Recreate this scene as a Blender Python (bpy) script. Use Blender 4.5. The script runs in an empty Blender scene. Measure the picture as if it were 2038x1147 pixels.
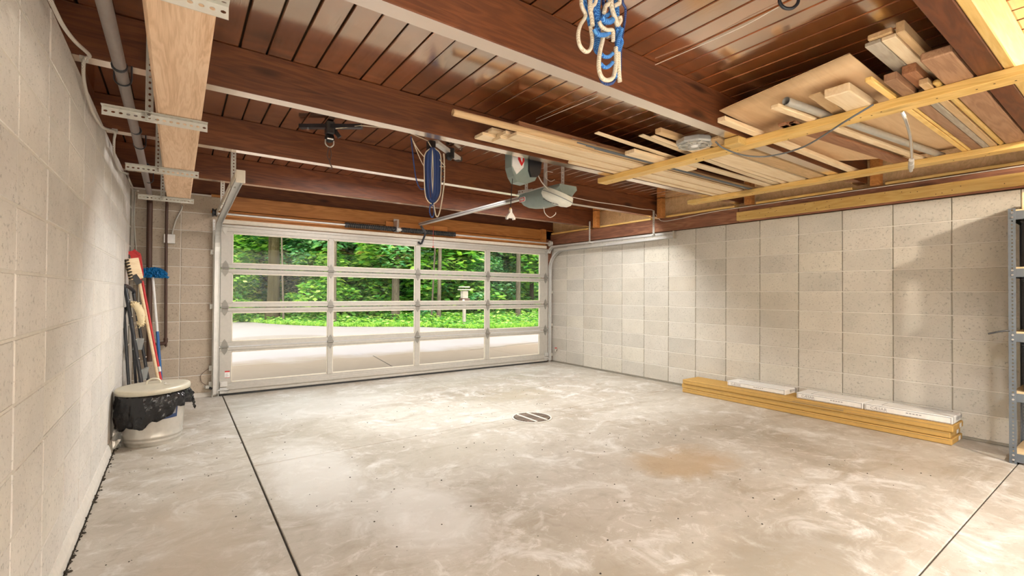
import bpy, bmesh, math, random
from mathutils import Vector, Matrix
random.seed(7)
R_ = math.radians
scn = bpy.context.scene
col = scn.collection
# ------------------------------------------------------------------ camera
FPX, YAW, PITCH, ROLL, CAMH = 930.52, .6209, .0112, .0065, 1.20
_F = Vector((math.sin(YAW)*math.cos(PITCH), math.cos(YAW)*math.cos(PITCH), math.sin(PITCH)))
_R0 = Vector((math.cos(YAW), -math.sin(YAW), 0)); _U0 = _R0.cross(_F)
_R = _R0*math.cos(ROLL)+_U0*math.sin(ROLL); _U = _U0*math.cos(ROLL)-_R0*math.sin(ROLL)
cam = bpy.data.objects.new('camera', bpy.data.cameras.new('camera')); col.objects.link(cam)
cam.matrix_world = Matrix(((_R.x,_U.x,-_F.x,0),(_R.y,_U.y,-_F.y,0),(_R.z,_U.z,-_F.z,CAMH),(0,0,0,1)))
cam.data.sensor_width = 36.0; cam.data.lens = 36.0*FPX/2038; cam.data.clip_start=.03; cam.data.clip_end=400
scn.camera = cam
# ------------------------------------------------------------------ world, sun, lamps, exposure
scn.view_settings.view_transform='Standard'; scn.view_settings.look='None'
scn.view_settings.gamma=1; scn.view_settings.use_curve_mapping=False
scn.view_settings.exposure=0.2
try:
    scn.cycles.use_denoising=True
    scn.cycles.max_bounces=10; scn.cycles.diffuse_bounces=6; scn.cycles.transparent_max_bounces=16
    scn.cycles.sample_clamp_indirect=8
except Exception: pass
W = bpy.data.worlds.new('sky'); scn.world=W; W.use_nodes=True
nt=W.node_tree; nt.nodes.clear()
sk=nt.nodes.new('ShaderNodeTexSky'); sk.sky_type='NISHITA'; sk.sun_disc=False; sk.sun_elevation=R_(48); sk.sun_rotation=R_(200)
sk.air_density=1.0; sk.dust_density=3.0; sk.ozone_density=1.0
mixw=nt.nodes.new('ShaderNodeMixRGB'); mixw.inputs[0].default_value=.55; mixw.inputs[2].default_value=(6.2,5.9,5.4,1)
bg=nt.nodes.new('ShaderNodeBackground'); bg.inputs[1].default_value=.78
ow=nt.nodes.new('ShaderNodeOutputWorld')
nt.links.new(sk.outputs[0],mixw.inputs[1]); nt.links.new(mixw.outputs[0],bg.inputs[0]); nt.links.new(bg.outputs[0],ow.inputs[0])
def light(name,kind,loc,energy,color=(1,1,1),**k):
    d=bpy.data.lights.new(name,kind); d.energy=energy; d.color=color
    for a,b in k.items(): setattr(d,a,b)
    o=bpy.data.objects.new(name,d); col.objects.link(o); o.location=loc; return o
sun=light('sun','SUN',(0,0,20),.9,(1,.95,.85),angle=R_(6)); sun.rotation_euler=(R_(38),R_(12),R_(-30))
# added fill lamps, all unseen, then the garage bulb (their fixtures are built further down)
light('rear_fill_light','AREA',(.40,-.9,2.40),320,(1,.985,.965),shape='RECTANGLE',size=1.2,size_y=.25)
light('rear_fill_light','AREA',(2.6,-.95,2.40),85,(1,.985,.965),shape='RECTANGLE',size=1.2,size_y=.25)
light('bay_fill_light','AREA',(1.75,4.30,2.435),66,(1,.98,.95),shape='RECTANGLE',size=1.2,size_y=.12)  # bay pair added behind a beam to brighten the door end
light('bay_fill_light','AREA',(3.85,4.30,2.435),58,(1,.98,.95),shape='RECTANGLE',size=1.2,size_y=.12)
light('bulb_light','POINT',(4.1,-.62,2.41),175,(1,.90,.74),shadow_soft_size=.05)


# ------------------------------------------------------------------ helpers
def at(px,py,X=None,Y=None,Z=None):
    """real point where the sight line of a photograph pixel meets a plane of the room"""
    d=_F+_R*((px-1019)/FPX)-_U*((py-573.5)/FPX); o=Vector((0,0,CAMH))
    t=(X-o.x)/d.x if X is not None else (Y-o.y)/d.y if Y is not None else (Z-o.z)/d.z
    return o+d*t
class MB:
    def __init__(s): s.v=[]; s.f=[]; s.m=[]; s.sm=[]; s.uv=None
    def add(s,vs,fs,mi=0,smooth=False):
        n=len(s.v); s.v+= [tuple(p) for p in vs]
        for f in fs: s.f.append(tuple(i+n for i in f)); s.m.append(mi); s.sm.append(smooth)
        return s
    def box(s,x0,y0,z0,x1,y1,z1,mi=0,M=None):
        x0,x1=min(x0,x1),max(x0,x1); y0,y1=min(y0,y1),max(y0,y1); z0,z1=min(z0,z1),max(z0,z1)
        vs=[Vector(p) for p in ((x0,y0,z0),(x1,y0,z0),(x1,y1,z0),(x0,y1,z0),(x0,y0,z1),(x1,y0,z1),(x1,y1,z1),(x0,y1,z1))]
        if M: vs=[M@p for p in vs]
        return s.add(vs,[(0,3,2,1),(4,5,6,7),(0,1,5,4),(1,2,6,5),(2,3,7,6),(3,0,4,7)],mi)
    def cbox(s,x0,y0,z0,x1,y1,z1,c=.004,mi=0,M=None):
        """chamfered box"""
        x0,x1=min(x0,x1),max(x0,x1); y0,y1=min(y0,y1),max(y0,y1); z0,z1=min(z0,z1),max(z0,z1)
        bm=bmesh.new(); bmesh.ops.create_cube(bm,size=1)
        for v in bm.verts: v.co=Vector(((x0+x1)/2+v.co.x*(x1-x0),(y0+y1)/2+v.co.y*(y1-y0),(z0+z1)/2+v.co.z*(z1-z0)))
        bmesh.ops.bevel(bm,geom=list(bm.edges),offset=c,segments=1,affect='EDGES')
        bm.verts.index_update()
        s.add([ (M@v.co if M else v.co) for v in bm.verts],[tuple(v.index for v in f.verts) for f in bm.faces],mi); bm.free(); return s
    def bar(s,a,b,w,h,mi=0,up=(0,0,1)):
        a=Vector(a); b=Vector(b); d=(b-a); L=d.length; d.normalize(); u=Vector(up); r=d.cross(u)
        if r.length<1e-4: r=d.cross(Vector((1,0,0)))
        r.normalize(); u=r.cross(d)
        vs=[]
        for p in (a,b):
            for i,j in ((-1,-1),(1,-1),(1,1),(-1,1)): vs.append(p+r*(i*w/2)+u*(j*h/2))
        return s.add(vs,[(0,1,2,3),(7,6,5,4),(0,4,5,1),(1,5,6,2),(2,6,7,3),(3,7,4,0)],mi)
    def tube(s,pts,r,n=8,mi=0,cap=True,closed=False):
        pts=[Vector(p) for p in pts]; N=len(pts); rs=r if isinstance(r,(list,tuple)) else [r]*N
        t0=(pts[1]-pts[0]).normalized(); ref=Vector((0,0,1)) if abs(t0.z)<.9 else Vector((1,0,0))
        nrm=(ref-t0*ref.dot(t0)).normalized(); base=len(s.v); vs=[]; us=[]; L=0
        for i,p in enumerate(pts):
            if closed: t=(pts[(i+1)%N]-pts[i-1]).normalized()
            elif i==0: t=t0
            elif i==N-1: t=(pts[i]-pts[i-1]).normalized()
            else: t=((pts[i+1]-p).normalized()+(p-pts[i-1]).normalized())
            if t.length<1e-6: t=t0
            t=t.normalized(); nrm=(nrm-t*nrm.dot(t)); nrm=nrm.normalized() if nrm.length>1e-6 else Vector((1,0,0)); b=t.cross(nrm)
            for k in range(n):
                a=2*math.pi*k/n; vs.append(p+(nrm*math.cos(a)+b*math.sin(a))*rs[i])
        fs=[]
        for i in range(N if closed else N-1):
            for k in range(n):
                j=(i+1)%N; fs.append((i*n+k,i*n+(k+1)%n,j*n+(k+1)%n,j*n+k))
        s.add(vs,fs,mi,True)
        if cap and not closed: 
            s.add(vs[:n],[tuple(range(n))[::-1]],mi); s.add(vs[-n:],[tuple(range(n))],mi)
        return s
    def lathe(s,prof,c=(0,0,0),n=24,mi=0,sx=1,sy=1,smooth=True,M=None):
        vs=[];fs=[]
        for r,z in prof:
            for k in range(n):
                a=2*math.pi*k/n; p=Vector((c[0]+r*sx*math.cos(a),c[1]+r*sy*math.sin(a),c[2]+z)); vs.append(M@p if M else p)
        for i in range(len(prof)-1):
            for k in range(n): fs.append((i*n+k,i*n+(k+1)%n,(i+1)*n+(k+1)%n,(i+1)*n+k))
        s.add(vs,fs,mi,smooth)
        if prof[0][0]>1e-5: s.add(vs[:n],[tuple(range(n))[::-1]],mi)
        if prof[-1][0]>1e-5: s.add(vs[-n:],[tuple(range(n))],mi)
        return s
    def prism(s,poly,a,b,mi=0):
        """poly: list of (u,v) -> extruded along the vector a->b; frame given by two callables"""
        n=len(poly); vs=[a(u,v) for u,v in poly]+[b(u,v) for u,v in poly]
        return s.add(vs,[tuple(range(n))[::-1],tuple(range(n,2*n))]+[(i,(i+1)%n,n+(i+1)%n,n+i) for i in range(n)],mi)
    def build(s,name,mats,parent=None,loc=None,link=True):
        me=bpy.data.meshes.new(name); me.from_pydata([tuple(v) for v in s.v],[],s.f)
        if not isinstance(mats,(list,tuple)): mats=[mats]
        for m in mats: me.materials.append(m)
        me.polygons.foreach_set('material_index',s.m); me.polygons.foreach_set('use_smooth',s.sm); me.update()
        o=bpy.data.objects.new(name,me); col.objects.link(o)
        if parent: o.parent=parent
        if loc: o.location=loc
        return o
def sweep(mb,prof,path,mi=0):
    """open profile (u right, v up) along a path lying in a plane X=const (right = +X)"""
    path=[Vector(p) for p in path]; n=len(prof); vs=[]
    for i,p in enumerate(path):
        t=((path[min(i+1,len(path)-1)]-p)+(p-path[max(i-1,0)])).normalized()
        r=Vector((1,0,0)); u=r.cross(t).normalized()
        vs+=[p+r*a+u*b for a,b in prof]
    fs=[(i*n+k,i*n+k+1,(i+1)*n+k+1,(i+1)*n+k) for i in range(len(path)-1) for k in range(n-1)]
    return mb.add(vs,fs,mi,False)
def empty(name,loc=(0,0,0)):
    o=bpy.data.objects.new(name,None); col.objects.link(o); o.location=loc; o.empty_display_size=.1; return o
def tag(o,label=None,cat=None,group=None,kind=None):
    if label: o['label']=label
    if cat: o['category']=cat
    if group: o['group']=group
    if kind: o['kind']=kind
    return o
def put(o,parent):
    """parent a world-placed mesh under a thing that stands at parent.location"""
    o.parent=parent; o.matrix_parent_inverse=Matrix.Translation(-Vector(parent.location)); return o
def thing(name,label,cat,loc=(0,0,0),group=None): return tag(empty(name,loc),label,cat,group)
def part(mb,name,mat,parent,label=None,kind=None):
    o=put(mb.build(name,mat),parent)
    if label: o['label']=label
    if kind: o['kind']=kind
    return o
def sub(mb,name,mat,parent,label=None):
    """sub-part under a part whose world matrix is the identity"""
    o=mb.build(name,mat); o.parent=parent
    if label: o['label']=label
    return o
def pieces(mb,name,mat,parent,label=None,sub_=False):
    """every loose piece of the builder becomes a part of its own"""
    p=list(range(len(mb.v)))
    def find(i):
        while p[i]!=i: p[i]=p[p[i]]; i=p[i]
        return i
    for f in mb.f:
        a=find(f[0])
        for i in f[1:]: p[find(i)]=a
    # join shells whose vertices coincide (caps)
    seen={}
    for i,v in enumerate(mb.v):
        k=tuple(round(c,6) for c in v)
        if k in seen: p[find(i)]=find(seen[k])
        else: seen[k]=i
    gs={}
    for n_,f in enumerate(mb.f): gs.setdefault(find(f[0]),[]).append(n_)
    for fl_ in gs.values():
        q=MB(); mp={}
        for n_ in fl_:
            for i in mb.f[n_]:
                if i not in mp: mp[i]=len(q.v); q.v.append(mb.v[i])
            q.f.append(tuple(mp[i] for i in mb.f[n_])); q.m.append(mb.m[n_]); q.sm.append(mb.sm[n_])
        (sub if sub_ else part)(q,name,mat,parent,label)
def smooth(pts,n=6):
    P=[Vector(p) for p in pts]; P=[P[0]*2-P[1]]+P+[P[-1]*2-P[-2]]; out=[]
    for i in range(1,len(P)-2):
        a,b,c,d=P[i-1:i+3]
        for k in range(n):
            t=k/n; out.append(.5*((2*b)+(c-a)*t+(2*a-5*b+4*c-d)*t*t+(3*b-a-3*c+d)*t**3))
    out.append(P[-2]); return out
# ------------------------------------------------------------------ materials
def newmat(name):
    m=bpy.data.materials.new(name); m.use_nodes=True; n=m.node_tree; b=n.nodes['Principled BSDF']; return m,n,b
def pm(name,c,rough=.5,metal=0,spec=.5,coat=0):
    m,n,b=newmat(name); b.inputs['Base Color'].default_value=(*c,1); b.inputs['Roughness'].default_value=rough; b.inputs['Metallic'].default_value=metal
    b.inputs['Specular IOR Level'].default_value=spec; b.inputs['Coat Weight'].default_value=coat
    tc=n.nodes.new('ShaderNodeTexCoord'); nz=n.nodes.new('ShaderNodeTexNoise'); nz.inputs['Scale'].default_value=30; nz.inputs['Detail'].default_value=4
    mr=n.nodes.new('ShaderNodeMapRange'); mr.inputs[3].default_value=.86; mr.inputs[4].default_value=1.1
    mx=n.nodes.new('ShaderNodeMixRGB'); mx.blend_type='MULTIPLY'; mx.inputs[0].default_value=1; mx.inputs[1].default_value=(*c,1)
    n.links.new(tc.outputs['Object'],nz.inputs['Vector']); n.links.new(nz.outputs['Fac'],mr.inputs[0]); n.links.new(mr.outputs[0],mx.inputs[2]); n.links.new(mx.outputs[0],b.inputs['Base Color'])
    return m
class NB:
    """tiny node-building helper"""
    def __init__(s,n): s.n=n
    def new(s,t,**k):
        x=s.n.nodes.new(t)
        for a,b in k.items(): setattr(x,a,b)
        return x
    def link(s,a,b): s.n.links.new(a,b)
    def noise(s,vec,scale,detail=4,rough=.55,dist=0):
        x=s.new('ShaderNodeTexNoise'); x.inputs['Scale'].default_value=scale; x.inputs['Detail'].default_value=detail; x.inputs['Roughness'].default_value=rough; x.inputs['Distortion'].default_value=dist
        s.link(vec,x.inputs['Vector']); return x.outputs['Fac']
    def ramp(s,fac,stops,interp='LINEAR'):
        x=s.new('ShaderNodeValToRGB'); x.color_ramp.interpolation=interp; e=x.color_ramp.elements
        while len(e)<len(stops): e.new(.5)
        for i,(p,c) in enumerate(stops): e[i].position=p; e[i].color=(*c,1) if len(c)==3 else c
        s.link(fac,x.inputs[0]); return x.outputs['Color']
    def rng(s,fac,a,b,c,d):
        x=s.new('ShaderNodeMapRange'); 
        for i,v in enumerate((a,b,c,d)): x.inputs[i+1].default_value=v
        s.link(fac,x.inputs[0]); return x.outputs[0]
    def mix(s,fac,a,b,mode='MIX'):
        x=s.new('ShaderNodeMixRGB',blend_type=mode)
        for i,v in enumerate((fac,a,b)):
            if isinstance(v,(int,float)): x.inputs[i].default_value=v
            elif isinstance(v,tuple): x.inputs[i].default_value=(*v,1)
            else: s.link(v,x.inputs[i])
        return x.outputs[0]
    def math(s,op,a,b=None):
        x=s.new('ShaderNodeMath',operation=op)
        for i,v in enumerate((a,b)):
            if v is None: continue
            if isinstance(v,(int,float)): x.inputs[i].default_value=v
            else: s.link(v,x.inputs[i])
        return x.outputs[0]
    def bump(s,h,b,strength=.3,dist=.01):
        x=s.new('ShaderNodeBump'); x.inputs['Strength'].default_value=strength; x.inputs['Distance'].default_value=dist; s.link(h,x.inputs['Height']); s.link(x.outputs[0],b.inputs['Normal'])
    def coord(s,scale=(1,1,1),rand=True):
        tc=s.new('ShaderNodeTexCoord'); mp=s.new('ShaderNodeMapping'); mp.inputs['Scale'].default_value=scale; s.link(tc.outputs['Object'],mp.inputs['Vector'])
        if rand:
            oi=s.new('ShaderNodeObjectInfo'); mu=s.math('MULTIPLY',oi.outputs['Random'],37.0); s.link(mu,mp.inputs['Location']); s.rand=oi.outputs['Random']
        return mp.outputs[0]
def wood(name,dark,mid,lite,axis=0,rough=.5,knots=.5,grain=1.0,spec=.4,coat=0,coatr=.2,bump=.15,var=.25,coati=1.5,sheen=0,sheenr=.12):
    m,n,b=newmat(name); h=NB(n)
    sc=[9*grain]*3; sc[axis]=.55*grain
    v=h.coord(tuple(sc)); rnd=h.rand
    n1=h.noise(v,1.3,5,.6,.6); n2=h.noise(v,7,4,.7)
    sc2=[5.0]*3; sc2[axis]=1.6
    vk=h.coord(tuple(sc2)); vo=h.new('ShaderNodeTexVoronoi'); vo.inputs['Scale'].default_value=.9; h.link(vk,vo.inputs['Vector'])
    kn=h.rng(vo.outputs['Distance'],.06,.16,1,0)
    ring=h.math('SINE',h.math('MULTIPLY',h.math('ADD',h.math('MULTIPLY',n1,2.2),h.math('MULTIPLY',vo.outputs['Distance'],.9)),26.0))
    g=h.math('ADD',h.math('MULTIPLY',n1,.55),h.math('ADD',h.math('MULTIPLY',n2,.30),h.math('MULTIPLY',ring,.07)))
    c=h.ramp(g,[(.22,dark),(.46,mid),(.72,lite)])
    c=h.mix(h.math('MULTIPLY',kn,knots),c,tuple(x*.35 for x in dark))
    c=h.mix(1.0,c,h.ramp(rnd,[(0,(1-var,)*3),(1,(1+var*.6,)*3)]),'MULTIPLY')
    h.link(c,b.inputs['Base Color']); h.link(h.rng(n2,.2,.8,rough-.07,rough+.08),b.inputs['Roughness'])
    b.inputs['Specular IOR Level'].default_value=spec; b.inputs['Coat Weight'].default_value=coat; b.inputs['Coat Roughness'].default_value=coatr; b.inputs['Coat IOR'].default_value=coati
    h.bump(g,b,bump,.004)
    if sheen:   # varnish: a clear layer that mirrors more and more towards grazing angles
        lw=h.new('ShaderNodeLayerWeight'); lw.inputs['Blend'].default_value=.5; gl=h.new('ShaderNodeBsdfGlossy'); gl.inputs['Roughness'].default_value=sheenr; gl.inputs['Color'].default_value=(1,.90,.79,1)
        h.link(b.inputs['Normal'].links[0].from_socket,gl.inputs['Normal'])
        mx=h.new('ShaderNodeMixShader'); h.link(h.math('MINIMUM',h.math('MULTIPLY',h.math('POWER',lw.outputs['Facing'],1.5),1.55*sheen),.9),mx.inputs[0]); h.link(b.outputs[0],mx.inputs[1]); h.link(gl.outputs[0],mx.inputs[2]); h.link(mx.outputs[0],n.nodes['Material Output'].inputs[0])
    return m
def cmu(name,base,tint=(.86,.80,.72),speck=.6,var=.3):
    m,n,b=newmat(name); h=NB(n); v=h.coord((1,1,1)); rnd=h.rand
    big=h.noise(v,3,4,.6); fine=h.noise(v,62,3,.75); mid=h.noise(v,22,3,.6)
    c=h.mix(h.rng(big,.3,.7,0,1),tuple(x*.92 for x in base),tuple(min(1,x*1.08) for x in base))
    c=h.mix(1.0,c,h.ramp(rnd,[(0,tuple(var*t+1-var for t in tint)),(.35,(1-.25*var,)*3),(.7,(1.01,1.0,1)),(1,(1.04,1.03,1.0))]),'MULTIPLY')
    pits=h.rng(fine,.57,.68,0,1); c=h.mix(h.math('MULTIPLY',pits,speck),c,tuple(x*.42 for x in base))
    lights=h.rng(fine,.25,.36,1,0); c=h.mix(h.math('MULTIPLY',lights,.5),c,tuple(min(1,x*1.25) for x in base))
    h.link(c,b.inputs['Base Color']); b.inputs['Roughness'].default_value=.9; b.inputs['Specular IOR Level'].default_value=.2
    h.bump(h.math('SUBTRACT',mid,h.math('MULTIPLY',pits,.6)),b,.35,.006); return m
M={}
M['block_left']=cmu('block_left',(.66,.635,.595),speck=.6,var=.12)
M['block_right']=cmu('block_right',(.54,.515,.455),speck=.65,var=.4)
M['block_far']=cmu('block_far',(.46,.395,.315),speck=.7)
M['mortar']=pm('mortar',(.66,.63,.575),.95,spec=.1)
M['mortar_grey']=pm('mortar_grey',(.29,.265,.215),.95,spec=.1)
M['board']=wood('stained_board',(.095,.025,.006),(.25,.072,.016),(.41,.14,.034),1,.4,.7,.8,.3,bump=.06,var=.4,sheen=.95,sheenr=.13)
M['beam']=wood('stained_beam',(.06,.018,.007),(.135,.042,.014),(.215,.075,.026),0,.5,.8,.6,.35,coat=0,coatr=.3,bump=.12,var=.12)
M['beam_under_glare']=wood('varnished_beam_underside_glare',(.14,.06,.035),(.27,.14,.09),(.38,.23,.16),0,.4,.5,.6,.4,bump=.05,var=.05,sheen=1.0,sheenr=.2)  # lighter than the beam sides: door glare painted into the colour
M['header']=wood('orange_header',(.32,.115,.03),(.56,.235,.062),(.70,.34,.11),0,.45,.6,.5,.4)
M['sill']=wood('sill_timber',(.13,.05,.03),(.28,.12,.065),(.42,.23,.12),1,.7,.6,.7,.3)
M['yellow']=wood('yellow_pine',(.60,.36,.09),(.76,.51,.17),(.84,.64,.29),1,.5,.6,.6,.4)
M['yellowx']=wood('yellow_pine_crosswise',(.60,.36,.09),(.76,.51,.17),(.84,.64,.29),0,.5,.5,.6,.4)
M['pale']=wood('pale_pine',(.68,.50,.28),(.80,.64,.42),(.87,.74,.53),0,.6,.3,.6,.3,var=.15)
M['tan']=wood('tan_lumber',(.48,.31,.15),(.62,.42,.22),(.71,.52,.31),0,.6,.3,.7,.3)
M['brown']=wood('brown_lumber',(.20,.10,.055),(.32,.18,.10),(.42,.26,.16),0,.6,.4,.7,.3)
M['redbrown']=wood('redwood_lumber',(.22,.09,.045),(.36,.17,.085),(.48,.27,.15),0,.6,.3,.7,.3)
M['grey']=wood('weathered_grey_lumber',(.26,.22,.17),(.38,.33,.26),(.48,.43,.36),0,.7,.2,.8,.2)
M['ply']=wood('plywood_sheet',(.62,.41,.22),(.70,.49,.28),(.76,.56,.34),0,.55,.0,.5,.3,bump=.03,var=.05)
M['plank']=wood('rough_plank',(.56,.36,.22),(.74,.53,.36),(.82,.65,.48),1,.8,.45,1.3,.2,bump=.3,var=.08)
M['particle']=pm('particle_board',(.62,.47,.27),.8)
def metal(name,c,rough=.35,met=.75): return pm(name,c,rough,met)
M['galv']=metal('galvanised_steel',(.66,.66,.64),.38,.6)
M['galvd']=metal('dull_galvanised_steel',(.52,.51,.46),.5,.45)
M['chrome']=metal('bright_steel',(.78,.78,.77),.2,.9)
M['alu']=pm('painted_aluminium',(.46,.44,.395),.38,.15)
M['cream']=pm('cream_trim',(.78,.72,.60),.6)
M['black']=pm('black_plastic',(.018,.018,.02),.38)
M['blackp']=pm('black_paint',(.02,.022,.028),.3)
M['white']=pm('white_plastic',(.82,.82,.80),.4)
M['greyp']=pm('grey_plastic',(.30,.33,.32),.4)
M['greenp']=pm('grey_green_housing',(.20,.25,.23),.38)
M['lens']=pm('translucent_lens',(.80,.82,.74),.3)
M['redp']=pm('red_plastic',(.55,.02,.02),.4)
M['pipe']=pm('wrapped_grey_pipe',(.25,.215,.20),.6)
M['rust']=pm('brown_painted_pipe',(.075,.035,.022),.5)
M['cable']=pm('pale_cable',(.70,.66,.60),.5)
M['dark']=pm('joint_dirt_and_shade',(.05,.042,.033),.95,spec=.1)
M['rubber']=pm('rubber',(.03,.03,.03),.7)
M['rack']=pm('grey_rack_steel',(.13,.15,.17),.4,.3)
M['kraft']=pm('kraft_cardboard',(.50,.31,.095),.75,spec=.2)
M['carton']=pm('white_cardboard',(.80,.80,.785),.6,spec=.3)
M['ink']=pm('grey_ink',(.10,.10,.11),.6)
M['inkl']=pm('pale_grey_ink',(.34,.34,.35),.6)
M['bluep']=pm('blue_paint',(.02,.12,.35),.4)
M['bluehead']=pm('blue_bristle',(.0,.16,.42),.6)
M['wool']=pm('cream_wool',(.78,.66,.42),.95)
M['bin']=metal('zinc_bin',(.62,.60,.55),.36,.55)
M['lid']=pm('bin_lid_zinc',(.66,.62,.50),.45,.3)
M['navy']=pm('navy_label',(.02,.045,.13),.4)
M['hose']=pm('grey_hub',(.45,.45,.43),.35,.4)
M['bark']=wood('tree_bark',(.014,.010,.006),(.045,.035,.022),(.10,.082,.056),2,.95,.2,.9,.1,bump=.8)
M['barkmoss']=wood('mossy_bark',(.016,.013,.005),(.05,.042,.016),(.12,.10,.055),2,.95,.5,.9,.1,bump=.8)
M['barkpale']=wood('pale_bark',(.035,.027,.018),(.10,.082,.056),(.20,.17,.125),2,.95,.5,.9,.1,bump=.8)
def bag():
    m,n,b=newmat('black_bag'); h=NB(n); v=h.coord((1,1,1)); b.inputs['Base Color'].default_value=(.012,.012,.014,1); b.inputs['Roughness'].default_value=.16
    h.bump(h.noise(v,11,3,.5,1.5),b,.8,.02); return m
M['bag']=bag()
def floor_mat():
    m,n,b=newmat('worn_concrete'); h=NB(n); v=h.coord((1,1,1),False)
    a=h.noise(v,.75,5,.6,.6); c2=h.noise(v,2.6,8,.68,1.2); f=h.noise(v,9,8,.75,.8); sp=h.noise(v,55,2,.5); ff=h.noise(v,38,5,.75)
    c=h.ramp(a,[(.28,(.31,.268,.208)),(.46,(.42,.38,.32)),(.62,(.50,.468,.41)),(.8,(.57,.545,.49))])
    tc=h.new('ShaderNodeMapping'); tc.inputs['Scale'].default_value=(.7,2.4,1); tc.inputs['Rotation'].default_value=(0,0,.5); tc.inputs['Location'].default_value=(4.3,1.1,0); h.link(v,tc.inputs['Vector'])
    st=h.rng(h.noise(tc.outputs[0],1.3,7,.66,.9),.52,.66,0,1)
    c=h.mix(h.math('MULTIPLY',st,.68),c,(.31,.258,.19))
    c=h.mix(h.math('MULTIPLY',h.rng(c2,.52,.70,0,1),.75),c,(.70,.69,.66))
    c=h.mix(h.math('MULTIPLY',h.rng(f,.54,.66,0,1),.42),c,(.27,.23,.175))
    c=h.mix(h.math('MULTIPLY',h.rng(f,.46,.36,0,1),.40),c,(.70,.685,.65))
    c=h.mix(h.math('MULTIPLY',h.rng(ff,.60,.72,0,1),.5),c,(.26,.22,.17))
    sepf=h.new('ShaderNodeSeparateXYZ'); h.link(v,sepf.inputs[0]); wob=h.math('MULTIPLY',h.math('SUBTRACT',c2,.5),1.6)
    for cx_,cy_,rx_,ry_,colr,k_ in STAINS:
        dx=h.math('DIVIDE',h.math('SUBTRACT',sepf.outputs[0],cx_),rx_); dy=h.math('DIVIDE',h.math('SUBTRACT',sepf.outputs[1],cy_),ry_)
        d=h.math('ADD',h.math('SQRT',h.math('ADD',h.math('MULTIPLY',dx,dx),h.math('MULTIPLY',dy,dy))),wob)
        c=h.mix(h.math('MULTIPLY',h.rng(d,.55,1.15,1,0),k_),c,colr)
    c=h.mix(h.math('MULTIPLY',h.rng(sp,.735,.76,0,1),.9),c,(.05,.04,.03))
    h.link(c,b.inputs['Base Color']); h.link(h.rng(c2,.3,.7,.40,.62),b.inputs['Roughness']); b.inputs['Specular IOR Level'].default_value=.4
    h.bump(h.math('ADD',f,h.math('MULTIPLY',ff,.5)),b,.22,.004); return m
STAINS=[(2.98,2.02,.42,.30,(.40,.28,.15),.7),(2.35,.98,.62,.30,(.25,.215,.165),.75),(1.45,1.30,.35,.22,(.27,.23,.175),.6),(3.35,4.45,.55,.22,(.36,.31,.23),.6),(4.3,1.15,.35,.3,(.36,.30,.22),.5),(.10,2.6,.25,.9,(.44,.38,.30),.6),(1.75,3.1,.45,.25,(.36,.315,.25),.5),(1.1,2.35,.3,.5,(.68,.67,.64),.6),(.75,3.3,.3,.8,(.68,.67,.64),.6),(1.2,5.2,.9,.5,(.68,.67,.645),.5)]
M['floor']=floor_mat()
def drive_mat():
    m,n,b=newmat('driveway_concrete'); h=NB(n); v=h.coord((1,1,1),False)
    a=h.noise(v,.5,5,.6,.4); f=h.noise(v,6,5,.7)
    c=h.mix(a,(.205,.178,.168),(.275,.243,.230))
    sep=h.new('ShaderNodeSeparateXYZ'); h.link(v,sep.inputs[0])
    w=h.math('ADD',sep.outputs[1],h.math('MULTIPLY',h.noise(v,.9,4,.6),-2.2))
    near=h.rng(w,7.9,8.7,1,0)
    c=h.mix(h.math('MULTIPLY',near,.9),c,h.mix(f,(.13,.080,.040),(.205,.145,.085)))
    # the oval stain further out
    dx=h.math('MULTIPLY',h.math('SUBTRACT',sep.outputs[0],2.2),.75); dy=h.math('MULTIPLY',h.math('SUBTRACT',sep.outputs[1],13.6),.8)
    d=h.math('SQRT',h.math('ADD',h.math('MULTIPLY',dx,dx),h.math('MULTIPLY',dy,dy)))
    c=h.mix(h.math('MULTIPLY',h.rng(d,.9,1.1,1,0),.65),c,(.15,.115,.08))
    h.link(c,b.inputs['Base Color']); b.inputs['Roughness'].default_value=.8; h.bump(f,b,.2,.01); return m
M['drive']=drive_mat()
def leafmat(name,stops,trans=.45):
    m,n,b=newmat(name); h=NB(n)
    g=h.new('ShaderNodeNewGeometry'); oi=h.new('ShaderNodeObjectInfo')
    r=h.math('FRACT',h.math('ADD',g.outputs['Random Per Island'],h.math('MULTIPLY',oi.outputs['Random'],.18)))
    c=h.ramp(r,stops); h.link(c,b.inputs['Base Color']); b.inputs['Roughness'].default_value=.5; b.inputs['Specular IOR Level'].default_value=.25
    tr=h.new('ShaderNodeBsdfTranslucent'); h.link(h.mix(1.0,c,(1.5,1.6,.7),'MULTIPLY'),tr.inputs[0])
    mx=h.new('ShaderNodeMixShader'); mx.inputs[0].default_value=trans; out=n.nodes['Material Output']
    h.link(b.outputs[0],mx.inputs[1]); h.link(tr.outputs[0],mx.inputs[2]); h.link(mx.outputs[0],out.inputs[0]); return m
M['leaf']=leafmat('leaf_green',[(0,(.03,.11,.02)),(.3,(.085,.27,.05)),(.6,(.20,.43,.08)),(.82,(.38,.58,.10)),(1,(.60,.74,.28))])
M['leafcool']=leafmat('leaf_cool_green',[(0,(.025,.10,.04)),(.35,(.08,.28,.12)),(.7,(.20,.45,.22)),(1,(.50,.70,.42))])
M['grass']=leafmat('grass_blades',[(0,(.10,.28,.03)),(.5,(.24,.46,.06)),(1,(.50,.62,.14))])
M['soil']=pm('woodland_soil',(.10,.12,.045),.95,spec=.1)
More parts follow.
